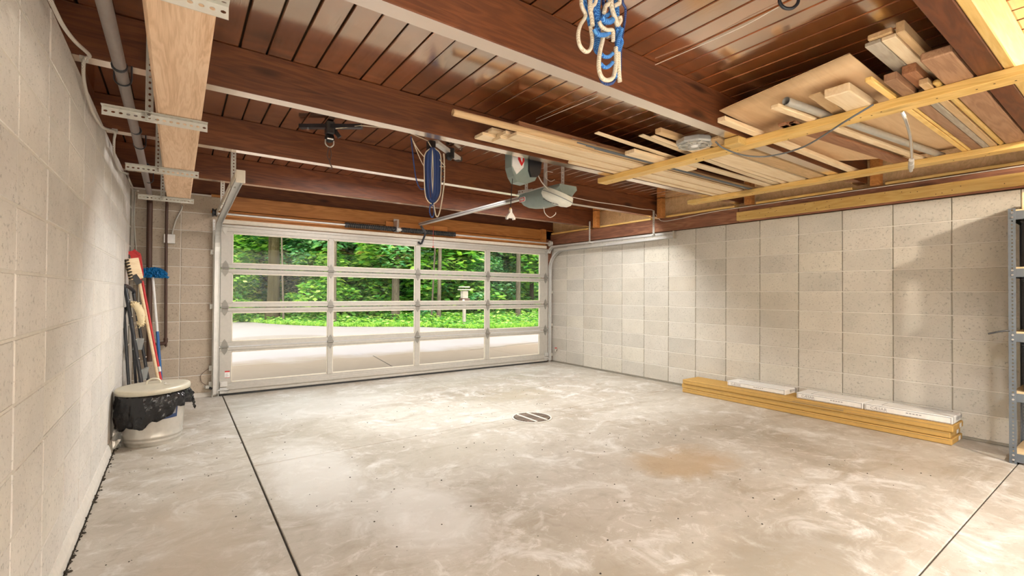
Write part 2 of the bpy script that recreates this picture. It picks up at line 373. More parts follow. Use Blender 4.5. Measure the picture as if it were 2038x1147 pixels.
def glass():
    m,n,b=newmat('window_glass'); h=NB(n); n.nodes.remove(b)
    t=h.new('ShaderNodeBsdfTransparent'); t.inputs[0].default_value=(.97,.985,.975,1); g=h.new('ShaderNodeBsdfGlossy'); g.inputs['Roughness'].default_value=.01
    fr=h.new('ShaderNodeFresnel'); fr.inputs[0].default_value=1.36; mx=h.new('ShaderNodeMixShader')
    h.link(fr.outputs[0],mx.inputs[0]); h.link(t.outputs[0],mx.inputs[1]); h.link(g.outputs[0],mx.inputs[2]); h.link(mx.outputs[0],n.nodes['Material Output'].inputs[0]); return m
M['glass']=glass()
def striped(name,a,b_,freq,thr=.5):
    m,n,b=newmat(name); h=NB(n); v=h.coord((1,1,1),False); w=h.new('ShaderNodeTexWave'); w.wave_type='BANDS'; w.bands_direction='DIAGONAL'; w.inputs['Scale'].default_value=freq; w.inputs['Distortion'].default_value=1.5
    h.link(v,w.inputs['Vector']); c=h.ramp(w.outputs['Fac'],[(thr-.05,a),(thr+.05,b_)]); h.link(c,b.inputs['Base Color']); b.inputs['Roughness'].default_value=.8; h.bump(w.outputs['Fac'],b,.5,.003); return m
M['ropeblue']=striped('blue_braided_rope',(.015,.11,.42),(.10,.34,.70),60,.62)
M['ropenavy']=striped('navy_flecked_rope',(.012,.03,.13),(.05,.10,.26),60,.7)
M['ropewhite']=striped('cream_braided_rope',(.62,.53,.38),(.80,.74,.60),70)
M['spring']=striped('striped_spring',(.015,.015,.017),(.05,.05,.05),60)
M['bx']=striped('armoured_cable_sheath',(.42,.38,.33),(.72,.68,.61),90)
# ------------------------------------------------------------------ text (flat print)
def text(s,size,origin,right,up,mat,parent,name='lettering',extr=.0004):
    cu=bpy.data.curves.new('t','FONT'); cu.body=s; cu.size=size; cu.extrude=extr; cu.resolution_u=2
    to=bpy.data.objects.new('t',cu); col.objects.link(to); dg=bpy.context.evaluated_depsgraph_get()
    me=bpy.data.meshes.new_from_object(to.evaluated_get(dg)); bpy.data.objects.remove(to); me.name=name
    r=Vector(right).normalized(); u=Vector(up); u=(u-r*u.dot(r)).normalized(); nrm=r.cross(u)
    me.transform(Matrix(((r.x,u.x,nrm.x,origin[0]),(r.y,u.y,nrm.y,origin[1]),(r.z,u.z,nrm.z,origin[2]),(0,0,0,1))))
    me.materials.clear(); me.materials.append(mat); o=bpy.data.objects.new(name,me); col.objects.link(o); put(o,parent); return o
# ================================================================== THE ROOM
XL,XR,YF,YB=-.4008,5.399,6.34,-1.75
ZL,ZR=2.271,2.05       # tops of the two block walls
CEIL=2.503
# ---- floor
fl=MB().box(-.6,YB-.2,-.25,5.6,6.52,-.007).build('floor',M['dark']); tag(fl,kind='structure')
def slab(x0,y0,x1,y1): return part(MB().cbox(x0,y0,-.05,x1,y1,0,.0035),'slab',M['floor'],fl)
JX=.435
slab(-.372,YB,JX-.005,6.46); slab(JX+.005,3.652,2.826,6.46); slab(2.830,3.652,5.40,6.46); slab(JX+.005,.626,5.40,3.648); slab(JX+.005,YB,5.40,.620)
d=MB()
for i in range(420):      # dirt and mortar crumbs in the gap along the left wall
    y=random.uniform(.3,5.6); x=-.376+abs(random.gauss(0,.009)); s=random.choice((.003,.004,.005,.006,.009))
    d.lathe([(0,-.2*s),(s,0),(s*.7,.5*s),(0,.7*s)],(x,y,.001),5,smooth=False)
part(d,'dirt_crumbs',M['dark'],fl,'dark dirt crumbs in the gap along the left wall','stuff')
d=MB()
for i in range(260):
    x=random.uniform(-.3,4.2); y=random.uniform(.9,5.2); s=random.uniform(.0025,.006)
    d.lathe([(0,0),(s,0),(s*.6,.5*s),(0,.6*s)],(x,y,.0),5,smooth=False)
part(d,'grit',M['dark'],fl,'dark grit scattered on the slab','stuff')
# ---- block walls
def block_mesh(mat,var):
    random.seed(100+var); L,Hh,dp=.3985,.1955,.06; c=.0035; mb=MB(); j=lambda:random.uniform(-.0012,.0012)
    fr=[(c+j(),0,c+j()),(L-c+j(),0,c+j()),(L-c+j(),0,Hh-c+j()),(c+j(),0,Hh-c+j())]
    md=[(0,c,0),(L,c,0),(L,c,Hh),(0,c,Hh)]; bk=[(0,dp,0),(L,dp,0),(L,dp,Hh),(0,dp,Hh)]
    mb.add(fr+md+bk,[(0,1,2,3)]+[(i,4+i,4+(i+1)%4,(i+1)%4)[::-1] for i in range(4)]+[(4+i,8+i,8+(i+1)%4,4+(i+1)%4)[::-1] for i in range(4)])
    me=mb.build('block',mat); return me
def lay(parent,mats,n0,n1,fn,rows,seed,skip=None):
    protos=[block_mesh(mats,seed*10+k) for k in range(3)]; random.seed(seed); first=True
    for r in rows:
        for k in range(n0,n1):
            if skip and skip(k,r): continue
            p=protos[random.randrange(3)]; o=p.copy(); o.name='block'; col.objects.link(o)
            loc,rz=fn(k,r); o.parent=parent; o.location=loc; o.rotation_euler=(0,0,rz)
    for p in protos: bpy.data.objects.remove(p)
wl=MB().box(XL-.2,YB-.2,0,XL-.0065,6.54,ZL-.004).build('wall_left',M['mortar_grey']); tag(wl,kind='structure')
off=lambda:random.uniform(-.0018,.0012)
# left wall: faces +X.  block local +X runs along +Y after a +90 degree turn, local +Y goes to -X
y0=2.034-9*.4064
lay(wl,M['block_left'],0,20,lambda k,r:((XL+off(),y0+k*.4064+.004,1.458+.2032*r+.004),R_(90)),range(-7,4),1,lambda k,r: y0+k*.4064+.40>6.345)
for r in range(-6,4): part(MB().box(XL-.03,YB,1.458+.2032*r-.0048,XL-.0012,6.338,1.458+.2032*r+.0048),'bed_joint',M['mortar'],wl)
cv=MB(); 
path=[(XL,YB),(XL,6.3)]
cv.add([(XL-.003,YB,.075),(XL+.006,YB,.07),(XL+.018,YB,.03),(XL+.022,YB,-.005),(XL-.003,YB,-.005),(XL-.003,5.9,.075),(XL+.006,5.9,.07),(XL+.018,5.9,.03),(XL+.022,5.9,-.005),(XL-.003,5.9,-.005)],[(0,1,6,5),(1,2,7,6),(2,3,8,7),(3,4,9,8),(0,4,3,2,1)[::-1],(5,6,7,8,9)[::-1]])
part(cv,'mortar_cove',M['mortar'],wl,'pale mortar cove along the foot of the left wall')
wr=MB().box(XR+.0065,YB-.2,0,XR+.2,6.54,ZR-.004).build('wall_right',M['mortar_grey']); tag(wr,kind='structure')
for r in range(-5,4): part(MB().box(XR+.0018,YB,1.237+.2032*r-.0042,XR+.03,6.338,1.237+.2032*r+.0042),'bed_joint',M['mortar'],wr)
# right wall: faces -X. turn -90: local +X -> -Y, local +Y -> +X
yj=5.9437
lay(wr,M['block_right'],-1,19,lambda k,r:((XR-off(),yj-k*.4064-.004,1.237+.2032*r+.004),R_(-90)),range(-6,4),2,lambda k,r: yj-k*.4064>6.36)
wf=MB().box(-.6,YF+.0065,0,.395,YF+.2,2.30).build('wall_far',M['mortar']); tag(wf,kind='structure')
random.seed(5)
pf=[block_mesh(M['block_far'],50+k) for k in range(3)]
for r in range(-2,9):
    part(MB().box(-.45,YF+.0018,.252+.2032*(r+1)-.004,.395,YF+.03,.252+.2032*(r+1)+.004),'bed_joint',M['mortar'],wf)
    for k in (0,1):
        p=pf[random.randrange(3)]; o=p.copy(); o.name='block'; col.objects.link(o); o.parent=wf
        x=.0235-.4064*(1-k); o.location=(x+.004,YF+off(),.252+.2032*(r+1)+.004)
        if k==1: o.scale=(.92,1,1)
for p in pf: bpy.data.objects.remove(p)
# bottom course of the far wall (cut block under the first joint)
# ---- wall behind the photographer
tag(MB().box(-.6,YB-.2,0,5.6,YB,2.5).build('wall_rear',M['mortar']),kind='structure')
# ---- ceiling: boards and beams
ce=MB().box(-.62,YB-.2,CEIL+.03,5.62,7.0,CEIL+.16).build('ceiling',M['dark']); tag(ce,kind='structure')
random.seed(11)
bw=.1285; x=.2545-6*bw
bmesh_board=None
k=0
while x<5.55:
    x0=max(x,-.6); x1=min(x+bw,5.6)
    cuts=[YB-.2,6.9]
    if k in(8,13,22,27,33): cuts=[YB-.2,random.choice((2.35,1.2,3.4,4.7)),6.9]
    for a,b_ in zip(cuts[:-1],cuts[1:]):
        dz=random.uniform(-.0015,.0015)
        mb=MB(); g=.0045; c=.005
        c=.0035
        prof=[(x0+g,CEIL+.03),(x0+g,CEIL+c+dz),(x0+g+c,CEIL+dz),(x1-g-c,CEIL+dz),(x1-g,CEIL+c+dz),(x1-g,CEIL+.03)]
        mb.prism(prof,lambda u,v:(u,a+.002,v),lambda u,v:(u,b_-.002,v)); part(mb,'ceiling_board',M['board'],ce)
    x+=bw; k+=1
BY=[-1.98+1.2,.44,1.66,2.865,4.075,5.30]; BY[0]=-.78
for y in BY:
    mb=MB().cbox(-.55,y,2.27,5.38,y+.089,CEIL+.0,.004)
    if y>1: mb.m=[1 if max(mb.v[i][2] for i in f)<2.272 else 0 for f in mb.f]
    part(mb,'beam',[M['beam'],M['beam_under_glare']],ce)
part(MB().cbox(-.5,.40,2.272,5.36,.4385,CEIL-.004,.004),'sister_board',M['yellowx'],ce,'pale pine board nailed to the nearest beam')
# ---- header over the door and trims
t=tag(empty('trim_1'),kind='structure')
part(MB().cbox(.30,6.345,2.145,5.45,6.43,2.315,.004),'header_board',M['header'],t)
part(MB().cbox(.30,6.36,1.96,5.45,6.43,2.141,.004),'header_board',M['header'],t)
part(MB().cbox(.30,6.335,2.095,5.22,6.36,2.125,.003),'header_ledge',M['header'],t)
part(MB().box(-.62,6.43,2.22,5.62,6.56,2.53),'blocking',M['beam'],t)
part(MB().cbox(5.14,6.30,2.08,5.24,6.36,2.32,.004),'jack_post',M['header'],t)
part(MB().cbox(2.351,6.315,2.118,3.312,6.345,2.195,.003),'mounting_board',M['header'],t,'orange wooden pad behind the spring bracket')
t=tag(MB().cbox(.40,6.322,1.985,5.27,6.36,2.035,.004).build('trim_2',M['cream']),kind='structure')
t=tag(MB().box(5.275,6.345,0,5.42,6.5,2.3).build('trim_3',M['sill']),kind='structure')
# ---- sill timber, ledger and studs on the right wall
t=tag(empty('trim_4'),kind='structure')
part(MB().cbox(5.372,2.93,2.055,5.60,6.45,2.235,.006),'sill_timber',M['sill'],t)
part(MB().cbox(5.372,YB,2.055,5.60,2.925,2.235,.006),'sill_timber',M['sill'],t)
part(MB().cbox(5.33,YB,2.068,5.370,2.93,2.168,.003),'ledger',M['yellow'],t,'yellow pine ledger full of nail holes')
part(MB().box(5.5,YB,2.235,5.6,6.45,2.52),'back_panel',M['tan'],t)
for a,b_ in ((5.42,6.32),(4.18,5.14),(2.97,3.93),(1.78,2.72),(.56,1.52),(-1.2,.3)):
    part(MB().cbox(5.36,a,2.237,5.5,b_,2.262,.003),'top_plate',M['yellow'],t)
for y in (5.14,3.93,2.72,1.52):
    part(MB().cbox(5.30,y+.02,2.237,5.38,y+.10,CEIL-.004,.003),'stud',M['header'],t)
t=tag(MB().box(-.62,YB-.2,ZL,-.46,6.56,2.53).build('trim_5',M['beam']),kind='structure')
nails=MB(); random.seed(3)
for i in range(34):
    y=random.uniform(.4,2.9); z=random.uniform(2.08,2.158); nails.tube([(5.331,y,z),(5.3285,y,z)],.0035,6)
part(nails,'nail_head',M['dark'],tag(empty('x'),kind='structure') if False else bpy.data.objects['trim_4'],'dark nail holes in the ledger','stuff')
# ================================================================== GARAGE DOOR
door=tag(empty('door_1',(2.83,6.31,0)),kind='structure')
DX0,DX1=.397,5.272
stl=[(.397,.515),(1.582,1.645),(2.785,2.86),(3.985,4.065),(5.095,5.272)]
joints=[.02,.56,1.012,1.466,1.978]
def hinge_mesh():
    mb=MB(); 
    def leaf(s):
        poly=[(-.023,0),(.023,0),(.033,.024*s),(.021,.060*s),(0,.092*s),(-.021,.060*s),(-.033,.024*s)]
        if s<0: poly=poly[::-1]
        mb.prism(poly,lambda u,v:(u,0,v),lambda u,v:(u,-.004,v))
        mb.tube([(0,-.004,.042*s),(0,-.008,.042*s)],.005,6); mb.tube([(0,-.004,.022*s),(0,-.008,.022*s)],.004,6)
    leaf(1); leaf(-1); mb.tube([(-.036,-.009,0),(.036,-.009,0)],.011,8)
    mb.box(-.039,-.022,-.010,-.029,0,.016); mb.box(.029,-.022,-.010,.039,0,.016); return mb
M['hinge']=metal('weathered_hinge',(.27,.26,.23),.5,.4)
hproto=hinge_mesh().build('hinge',M['hinge']); hproto.location=(0,-90,0)
def dup(o,name,parent,loc):
    c=o.copy(); c.name=name; col.objects.link(c); c.parent=parent; c.location=Vector(loc)-parent_world(parent); return c
def parent_world(p):
    v=Vector(p.location)
    if p.parent: v+=parent_world(p.parent)
    return v
for i in range(4):
    z0,z1=joints[i],joints[i+1]
    sec=empty('section',(0,0,0)); sec.parent=door; sec.location=Vector((2.83,6.31,z0))-Vector(door.location)
    base=Vector((2.83,6.31,z0))
    def sp(mb,name,mat,label=None):
        o=mb.build(name,mat); o.data.transform(Matrix.Translation(-base)); o.parent=sec
        if label:o['label']=label
        return o
    y0,y1=6.288,6.332
    zt=z1-.004; rt=.102 if i==3 else .058; rb=.13 if i==0 else .06
    gz0,gz1=z0+rb,z1-rt
    # rails with a shallow step, as extruded sections have
    mb=MB().cbox(DX0,y0,z0+.004,DX1,y1,gz0-.018,.003); mb.cbox(DX0,y0+.008,gz0-.02,DX1,y1,gz0,.002); 
    if i==0: mb.cbox(DX0,y0-.012,z0+.045,DX1,y0+.004,z0+.085,.004)
    sp(mb,'bottom_rail',M['alu'])
    mb=MB().cbox(DX0,y0,gz1+.018,DX1,y1,zt,.003); mb.cbox(DX0,y0+.008,gz1,DX1,y1,gz1+.02,.002)
    if i==3: mb.cbox(DX0,y0-.01,zt-.035,DX1,y0+.004,zt-.002,.004)
    sp(mb,'top_rail',M['alu'])
    for j,(a,b_) in enumerate(stl): sp(MB().cbox(a,y0+.001,gz0-.01,b_,y1,gz1+.01,.003),'stile',M['alu'])
    for j in range(4): sp(MB().box(stl[j][1]-.006,6.310,gz0-.006,stl[j+1][0]+.006,6.316,gz1+.006),'glass_pane',M['glass'])
    bd=MB()
    for j in range(4):
        a,b_=stl[j][1],stl[j+1][0]
        bd.box(a,6.300,gz0,b_,6.322,gz0+.009); bd.box(a,6.300,gz1-.009,b_,6.322,gz1); bd.box(a,6.300,gz0,a+.008,6.322,gz1); bd.box(b_-.008,6.300,gz0,b_,6.322,gz1)
    sp(bd,'glazing_bead',M['cream'])
    if i==0:
        sp(MB().cbox(DX0,y0+.006,.002,DX1,y1-.006,z0+.006,.002),'bottom_seal',M['rubber'],'dark rubber seal under the door')
    if i<3:
        for hx in (.445,1.614,2.823,4.025,5.215):
            h=hproto.copy(); h.name='hinge'; col.objects.link(h); h.parent=sec; h.location=Vector((hx,y0,z1))-base
bpy.data.objects.remove(hproto)
# bottom corner brackets, top brackets, warning sticker
for sx,x in ((1,.437),(-1,5.225)):
    mb=MB().cbox(x-.035,6.272,.03,x+.035,6.288,.10,.003); mb.box(x-.03,6.26,.11,x+.04,6.286,.17); mb.tube([(x-.06,6.262,.075),(x+.05,6.262,.075)],.008,8); mb.tube([(x-.01,6.26,.14),(x-.01,6.250,.14)],.012,8)
    mb.tube([(x+.02,6.26,.05),(x+.06,6.25,.06)],.006,6)
    part(mb,'bottom_bracket',M['galv'],door)
    mb=MB(); poly=[(-.025,.01),(.025,.01),(.02,-.035),(0,-.075),(-.02,-.035)]
    mb.prism(poly,lambda u,v:(x+u,6.288,1.93+v),lambda u,v:(x+u,6.282,1.93+v)); mb.box(x-.05,6.255,1.945,x+.05,6.285,1.957); mb.tube([(x-.05*sx,6.262,1.955),(x-.085*sx,6.262,1.955)],.006,6)
    part(mb,'top_bracket',M['galvd'],door)
sk_=part(MB().box(.452,6.286,.205,.502,6.2885,.285),'warning_label',[M['white']],door,'white warning label with red bands and small print')
mbl=MB().box(.452,6.2852,.270,.502,6.2862,.285).box(.452,6.2852,.205,.502,6.2862,.209); pieces(mbl,'red_band',M['redp'],sk_,sub_=True)
mbl=MB()
for i in range(5): mbl.box(.458,6.2852,.216+i*.009,.458+random.uniform(.02,.038),6.2862,.219+i*.009)
pieces(mbl,'print_line',M['inkl'],sk_,sub_=True)
# ================================================================== TRACKS
def perf(mb,o,along,across,L,w,rows=1,pitch=.038,hw=.010,hl=.014,t=.0025,mi=0):
    """strip of sheet steel with rows of oval holes: o corner, unit vectors along/across"""
    o=Vector(o); A=Vector(along).normalized(); B=Vector(across).normalized(); N=A.cross(B).normalized()*t
    n=max(1,int(round(L/pitch))); p=L/n; rw=w/rows
    for i in range(n):
        for j in range(rows):
            c=o+A*(p*(i+.5))+B*(rw*(j+.5)); out=[];hol=[]
            for k in range(8):
                a=math.pi/4*k; ca,sa=math.cos(a),math.sin(a); m=max(abs(ca),abs(sa))
                out.append(c+A*(ca/m*p/2)+B*(sa/m*rw/2)); hol.append(c+A*(ca*hl/2*1.05)+B*(sa*hw/2*1.05))
            vs=out+hol+[v+N for v in out]+[v+N for v in hol]; fs=[]
            for k in range(8):
                q=(k+1)%8; fs+= [(k,q,8+q,8+k),(16+q,16+k,24+k,24+q),(8+k,8+q,24+q,24+k)]
            mb.add(vs,fs,mi)
    for (a,b_,c,d_) in ((o,A*L,B*0,0),(o+B*w,A*L,B*0,0)): mb.add([a,a+b_,a+b_+N,a+N],[(0,1,2,3)],mi)
    for a in (o,o+A*L): mb.add([a,a+B*w,a+B*w+N,a+N],[(0,1,2,3)],mi)
    return mb
def angle_iron(mb,o,along,a,b_,L,w,**k):
    perf(mb,o,along,a,L,w,**k); perf(mb,o,along,b_,L,w,**k); return mb
def arc(cx_,cz,r,a0,a1,x,n=10): return [(x,cx_+r*math.cos(R_(a0+(a1-a0)*i/n)),cz+r*math.sin(R_(a0+(a1-a0)*i/n))) for i in range(n+1)]
cprof=[(-.026,.013),(-.026,-.013),(.026,-.013),(.026,.013),(.018,.013)]
def thicken(o,t=.003):
    m=o.modifiers.new('s','SOLIDIFY'); m.thickness=t; m.offset=0; return o
# left
lt=thing('door_track','galvanised door track left of the glass door, rising into a sloping arm','track',(.37,6.25,0))
mb=MB(); pth=[(.365,6.268,.03),(.365,6.268,1.66)]+arc(5.97,1.66,.298,0,86,.365)+[(.365,3.98,2.035)]
sweep(mb,[(.026,.013),(.026,-.013),(-.026,-.013),(-.026,.013),(-.018,.013)],pth); thicken(part(mb,'rail',M['galv'],lt))
mb=MB(); mb.box(.335,3.98,2.035,.338,6.05,2.085); mb.box(.335,3.98,2.083,.37,6.05,2.086); mb.cbox(.338,3.975,2.005,.40,3.99,2.10,.003); part(mb,'stiffener_angle',M['cream'],lt)
mb=MB(); mb.box(.325,6.29,.03,.372,6.335,.06); mb.box(.325,6.288,.0,.34,6.335,1.9); 
for z in (.12,.30,1.0,1.62): mb.box(.30,6.30,z,.36,6.335,z+.055); mb.tube([(.318,6.30,z+.025),(.318,6.292,z+.025)],.010,6)
part(mb,'jamb_bracket',M['galvd'],lt)
mb=perf(MB(),(.318,6.298,1.62),(0,0,1),(1,0,0),.40,.024,pitch=.07,hw=.008,hl=.012); part(mb,'slotted_plate',M['white'],lt)
for y,zt in ((4.30,2.44),(5.40,2.40)):
    mb=angle_iron(MB(),(.335,y,2.02),(0,0,1),(1,0,0),(0,1,0),zt-2.02,.032,pitch=.026,hw=.011,hl=.011); part(mb,'hanger',M['galvd'],lt)
mb=MB().tube([(.31,6.235,2.088),(.36,6.235,2.088)],.012,8).lathe([(.03,0),(.048,.004),(.048,.012),(.036,.016),(.036,.034),(.048,.038),(.048,.044),(.02,.05)],(0,0,0),16,M=Matrix.Translation((.305,6.235,2.088))@Matrix.Rotation(R_(90),4,'Y'))
part(mb,'cable_drum',M['blackp'],lt,'dark cable drum at the corner')
# right
rt=thing('door_track','double galvanised door track along the right wall, curving down beside the door','track',(5.2,6.25,0))
mb=MB(); pth=[(5.30,6.268,.03),(5.30,6.268,1.62)]+arc(5.96,1.62,.308,0,88,5.30)+[(5.22,3.70,1.945)]
sweep(mb,[(-.026,.013),(-.026,-.013),(.026,-.013),(.026,.013),(.018,.013)],pth); thicken(part(mb,'rail',M['galv'],rt))
mb=MB(); sweep(mb,[(-.024,.013),(-.024,-.013),(.026,-.013),(.026,.013)],[(5.28,6.28,1.90)]+arc(6.15,1.88,.13,20,90,5.28,5)+[(5.22,3.70,1.995)]); thicken(part(mb,'upper_rail',M['galv'],rt))
mb=MB(); mb.box(5.235,3.70,1.925,5.239,6.1,1.965); mb.cbox(5.185,3.685,1.92,5.25,3.70,2.02,.003); mb.tube([(5.21,3.688,2.0),(5.21,3.68,2.0)],.009,8); part(mb,'stiffener_angle',M['galvd'],rt)
mb=MB()
for z in (.10,.62,1.2): mb.box(5.32,6.29,z,5.39,6.335,z+.05)
mb.box(5.325,6.288,.0,5.34,6.338,1.7); part(mb,'jamb_bracket',M['galvd'],rt)
for y in (5.22,4.02):
    mb=perf(MB(),(5.20,y,2.005),(0,0,1),(0,-1,0),.32,.030,pitch=.03,hw=.010,hl=.010); mb.box(5.17,y-.035,1.99,5.25,y+.005,2.01); part(mb,'hanger',M['galvd'],rt)
mb=MB().lathe([(.03,0),(.05,.004),(.05,.012),(.036,.016),(.036,.034),(.05,.038),(.05,.044),(.02,.05)],(0,0,0),16,M=Matrix.Translation((5.25,6.235,2.07))@Matrix.Rotation(R_(90),4,'Y'))
part(mb,'cable_drum',M['galvd'],rt)
# small red-brown hose tap at the foot of the right track
t=thing('hose_tap','small dark red tap low on the wall behind the right door track','tap',(5.385,6.2,.22))
mb=MB().tube([(5.399,6.18,.23),(5.36,6.18,.23)],.010,8).tube([(5.365,6.18,.23),(5.355,6.18,.19)],.009,8); part(mb,'spout',M['galvd'],t)
part(MB().lathe([(.006,0),(.024,.004),(.024,.010),(.006,.014)],(5.365,6.18,.245),10),'handwheel',M['redp'],t,'dark red handwheel')
# torsion shaft
ts=thing('torsion_shaft','steel torsion shaft with two black springs over the glass door','door spring',(2.83,6.235,2.085))
part(MB().tube([(.31,6.235,2.085),(5.26,6.235,2.07)],.0125,10),'shaft',M['galv'],ts)
def coil(x0,x1):
    pts=[];n=int((x1-x0)/.026*8)
    for i in range(n+1):
        a=i/8*2*math.pi; xx=x0+(x1-x0)*i/n; pts.append((xx,6.235+.027*math.cos(a),2.080+.027*math.sin(a)))
    return MB().tube(pts,.0105,5)
for a,b_ in ((1.80,2.44),(2.58,3.36)):
    s=part(coil(a,b_),'spring',M['spring'],ts)
    mb=MB()
    for e in (a-.03,b_): mb.tube([(e,6.235,2.08),(e+.035,6.235,2.08)],.034,12)
    pieces(mb,'winding_cone',M['blackp'],s,sub_=True)
mb=MB().box(2.46,6.18,2.05,2.463,6.32,2.20).box(2.46,6.31,2.05,2.54,6.316,2.235).tube([(2.45,6.235,2.083),(2.53,6.235,2.083)],.03,12); part(mb,'center_bracket',M['galv'],ts)
# ================================================================== LEFT SIDE: plank, pipe, brackets, cables
pl=thing('plank','long rough-sawn plank lying on slotted brackets above the left wall','plank',(0,3.4,2.055))
part(MB().cbox(-.092,-.9,2.057,.088,5.30,2.097,.007),'lower_board',M['plank'],pl)
part(MB().cbox(-.10,-.9,2.098,.075,5.22,2.137,.005),'upper_board',M['plank'],pl)
names={1.60:'slotted steel bracket under the plank, cut by the top edge of the picture',2.82:'nearest fully visible slotted steel bracket under the left plank',4.03:'middle slotted steel bracket hung under the left plank',5.255:'farthest slotted steel bracket under the left plank, above the grey box'}
for y,l in names.items():
    b_=thing('slotted_bracket',l,'bracket',(-.1,y,2.05),'slotted brackets that carry the plank')
    mb=angle_iron(MB(),(-.295,y+.030,2.054),(1,0,0),(0,-1,0),(0,0,-1),.41,.040,rows=1,pitch=.028,hw=.010,hl=.015)
    part(mb,'cross_angle',M['galvd'],b_)
    mb=angle_iron(MB(),(-.135,y+.026,2.02),(0,0,1),(1,0,0),(0,-1,0),.40,.030,pitch=.028,hw=.011,hl=.013); part(mb,'hanger',M['galvd'],b_)
    part(MB().tube([(-.12,y+.02,2.037),(-.12,y-.018,2.037)],.007,6),'bolt',M['chrome'],b_)
# pipe along the ceiling, turning down the far wall
pp=thing('drain_pipe','thick wrapped pipe along the left ceiling that drops brown down the far wall','pipe',(-.22,5,0))
part(MB().tube([(-.215,-1.4,2.20),(-.22,2.6,2.20),(-.232,4.6,2.195),(-.245,6.10,2.19)],.024,14),'wrapped_run',M['pipe'],pp,'grey wrapped horizontal run')
part(MB().tube(smooth([(-.245,6.08,2.19),(-.25,6.24,2.17),(-.25,6.27,2.08),(-.248,6.275,1.5),(-.236,6.28,.60),(-.236,6.28,.45)],5),.026,14),'downpipe',M['rust'],pp,'dark brown vertical run')
mb=MB()
for y in (2.70,3.72,4.75): mb.lathe([(.0245,-.012),(.030,-.006),(.030,.006),(.0245,.012)],(0,0,0),14,M=Matrix.Translation((-.222,y,2.199))@Matrix.Rotation(R_(90),4,'X'))
for y in (2.86,4.07,5.3): mb.tube(smooth([(-.25,y,2.27),(-.252,y,2.19),(-.222,y,2.168),(-.192,y,2.19),(-.19,y,2.27)],4),.004,6)
pieces(mb,'hanger_ring',M['blackp'],pp)
p2=thing('water_pipe','thin brown pipe down the far wall that ends in an elbow','pipe',(-.1,6.3,.6))
part(MB().tube(smooth([(-.105,6.30,2.27),(-.105,6.30,1.6),(-.098,6.30,.68),(-.100,6.30,.645),(-.125,6.30,.632),(-.235,6.30,.625)],6),.014,10),'pipe_run',M['rust'],p2)
part(MB().tube(smooth([(-.098,6.30,.69),(-.098,6.30,.65),(-.112,6.30,.634),(-.15,6.30,.631)],5),.019,10),'elbow',M['rust'],p2)
# armoured cable along the left wall
cb=thing('armoured_cable','pale armoured cable looping along the top of the left wall','cable',(-.38,3.5,2.2))
pts=[at(100,0,X=-.365),at(125,50,X=-.36),at(150,83,X=-.345),at(178,110,Z=2.252),at(168,118,Z=2.25),at(166,135,X=-.36),at(168,165,X=-.375),at(181,215,X=-.38),at(203,252,X=-.372),at(228,262,Z=2.254),at(227,280,X=-.372),at(228,310,X=-.382),at(238,338,X=-.38),at(252,346,Z=2.254),at(258,360,X=-.36),at(266,376,X=-.37),at(275,380,X=-.3)]
part(MB().tube(smooth(pts,6),[.0075]*(6*(len(pts)-1)+1),8),'sheath',M['bx'],cb)
mb=MB()
for q in ((166,117),(228,260),(252,346)):
    p=at(*q,Z=2.262); mb.box(p.x-.012,p.y-.018,p.z-.008,p.x+.016,p.y+.018,p.z+.008)
pieces(mb,'cable_clip',M['galvd'],cb)
# grey junction box with conduit
jb=thing('junction_box','square grey metal junction box on the far wall beside the door','box',(-.08,6.33,1.77))
part(MB().cbox(-.130,6.296,1.718,-.028,6.338,1.820,.006),'housing',M['galv'],jb)
part(MB().cbox(-.127,6.292,1.722,-.031,6.297,1.817,.002),'cover_plate',M['white'],jb)
part(MB().tube(smooth([(-.055,6.318,1.815),(-.05,6.315,1.86),(-.02,6.312,1.99),(.025,6.305,2.10),(.03,6.28,2.14)],6),.0085,8),'conduit',M['galvd'],jb)
part(MB().tube(smooth([(-.375,6.315,2.25),(-.378,6.318,1.9),(-.34,6.322,1.35),(-.335,6.322,.9)],6),.006,6),'riser',M['galvd'],tag(empty('conduit_riser',(-.37,6.32,1)),'slim grey conduit in the far left corner behind the brooms','conduit'))
# safety sensor
ss=thing('safety_sensor','small door safety sensor with a looping wire low on the far wall','sensor',(.31,6.3,.1))
part(MB().cbox(.265,6.29,.10,.305,6.335,.135,.004).box(.25,6.325,.11,.33,6.335,.128),'body',M['galvd'],ss)
part(MB().tube([(.305,6.305,.105),(.335,6.29,.095)],.014,10),'eye',M['black'],ss)
part(MB().tube(smooth([(.275,6.325,.135),(.23,6.33,.18),(.225,6.33,.25),(.27,6.332,.30),(.315,6.332,.33)],6),.0025,5),'wire',M['rust'],ss)
# ================================================================== CORNER TOOLS
def stick(mb,top,low,r,mi=0,zend=0.0,n=10):
    top=Vector(top); low=Vector(low); d_=(low-top); t_=(zend-top.z)/d_.z; mb.tube([top,top+d_*t_],r,n,mi); return top+d_*t_
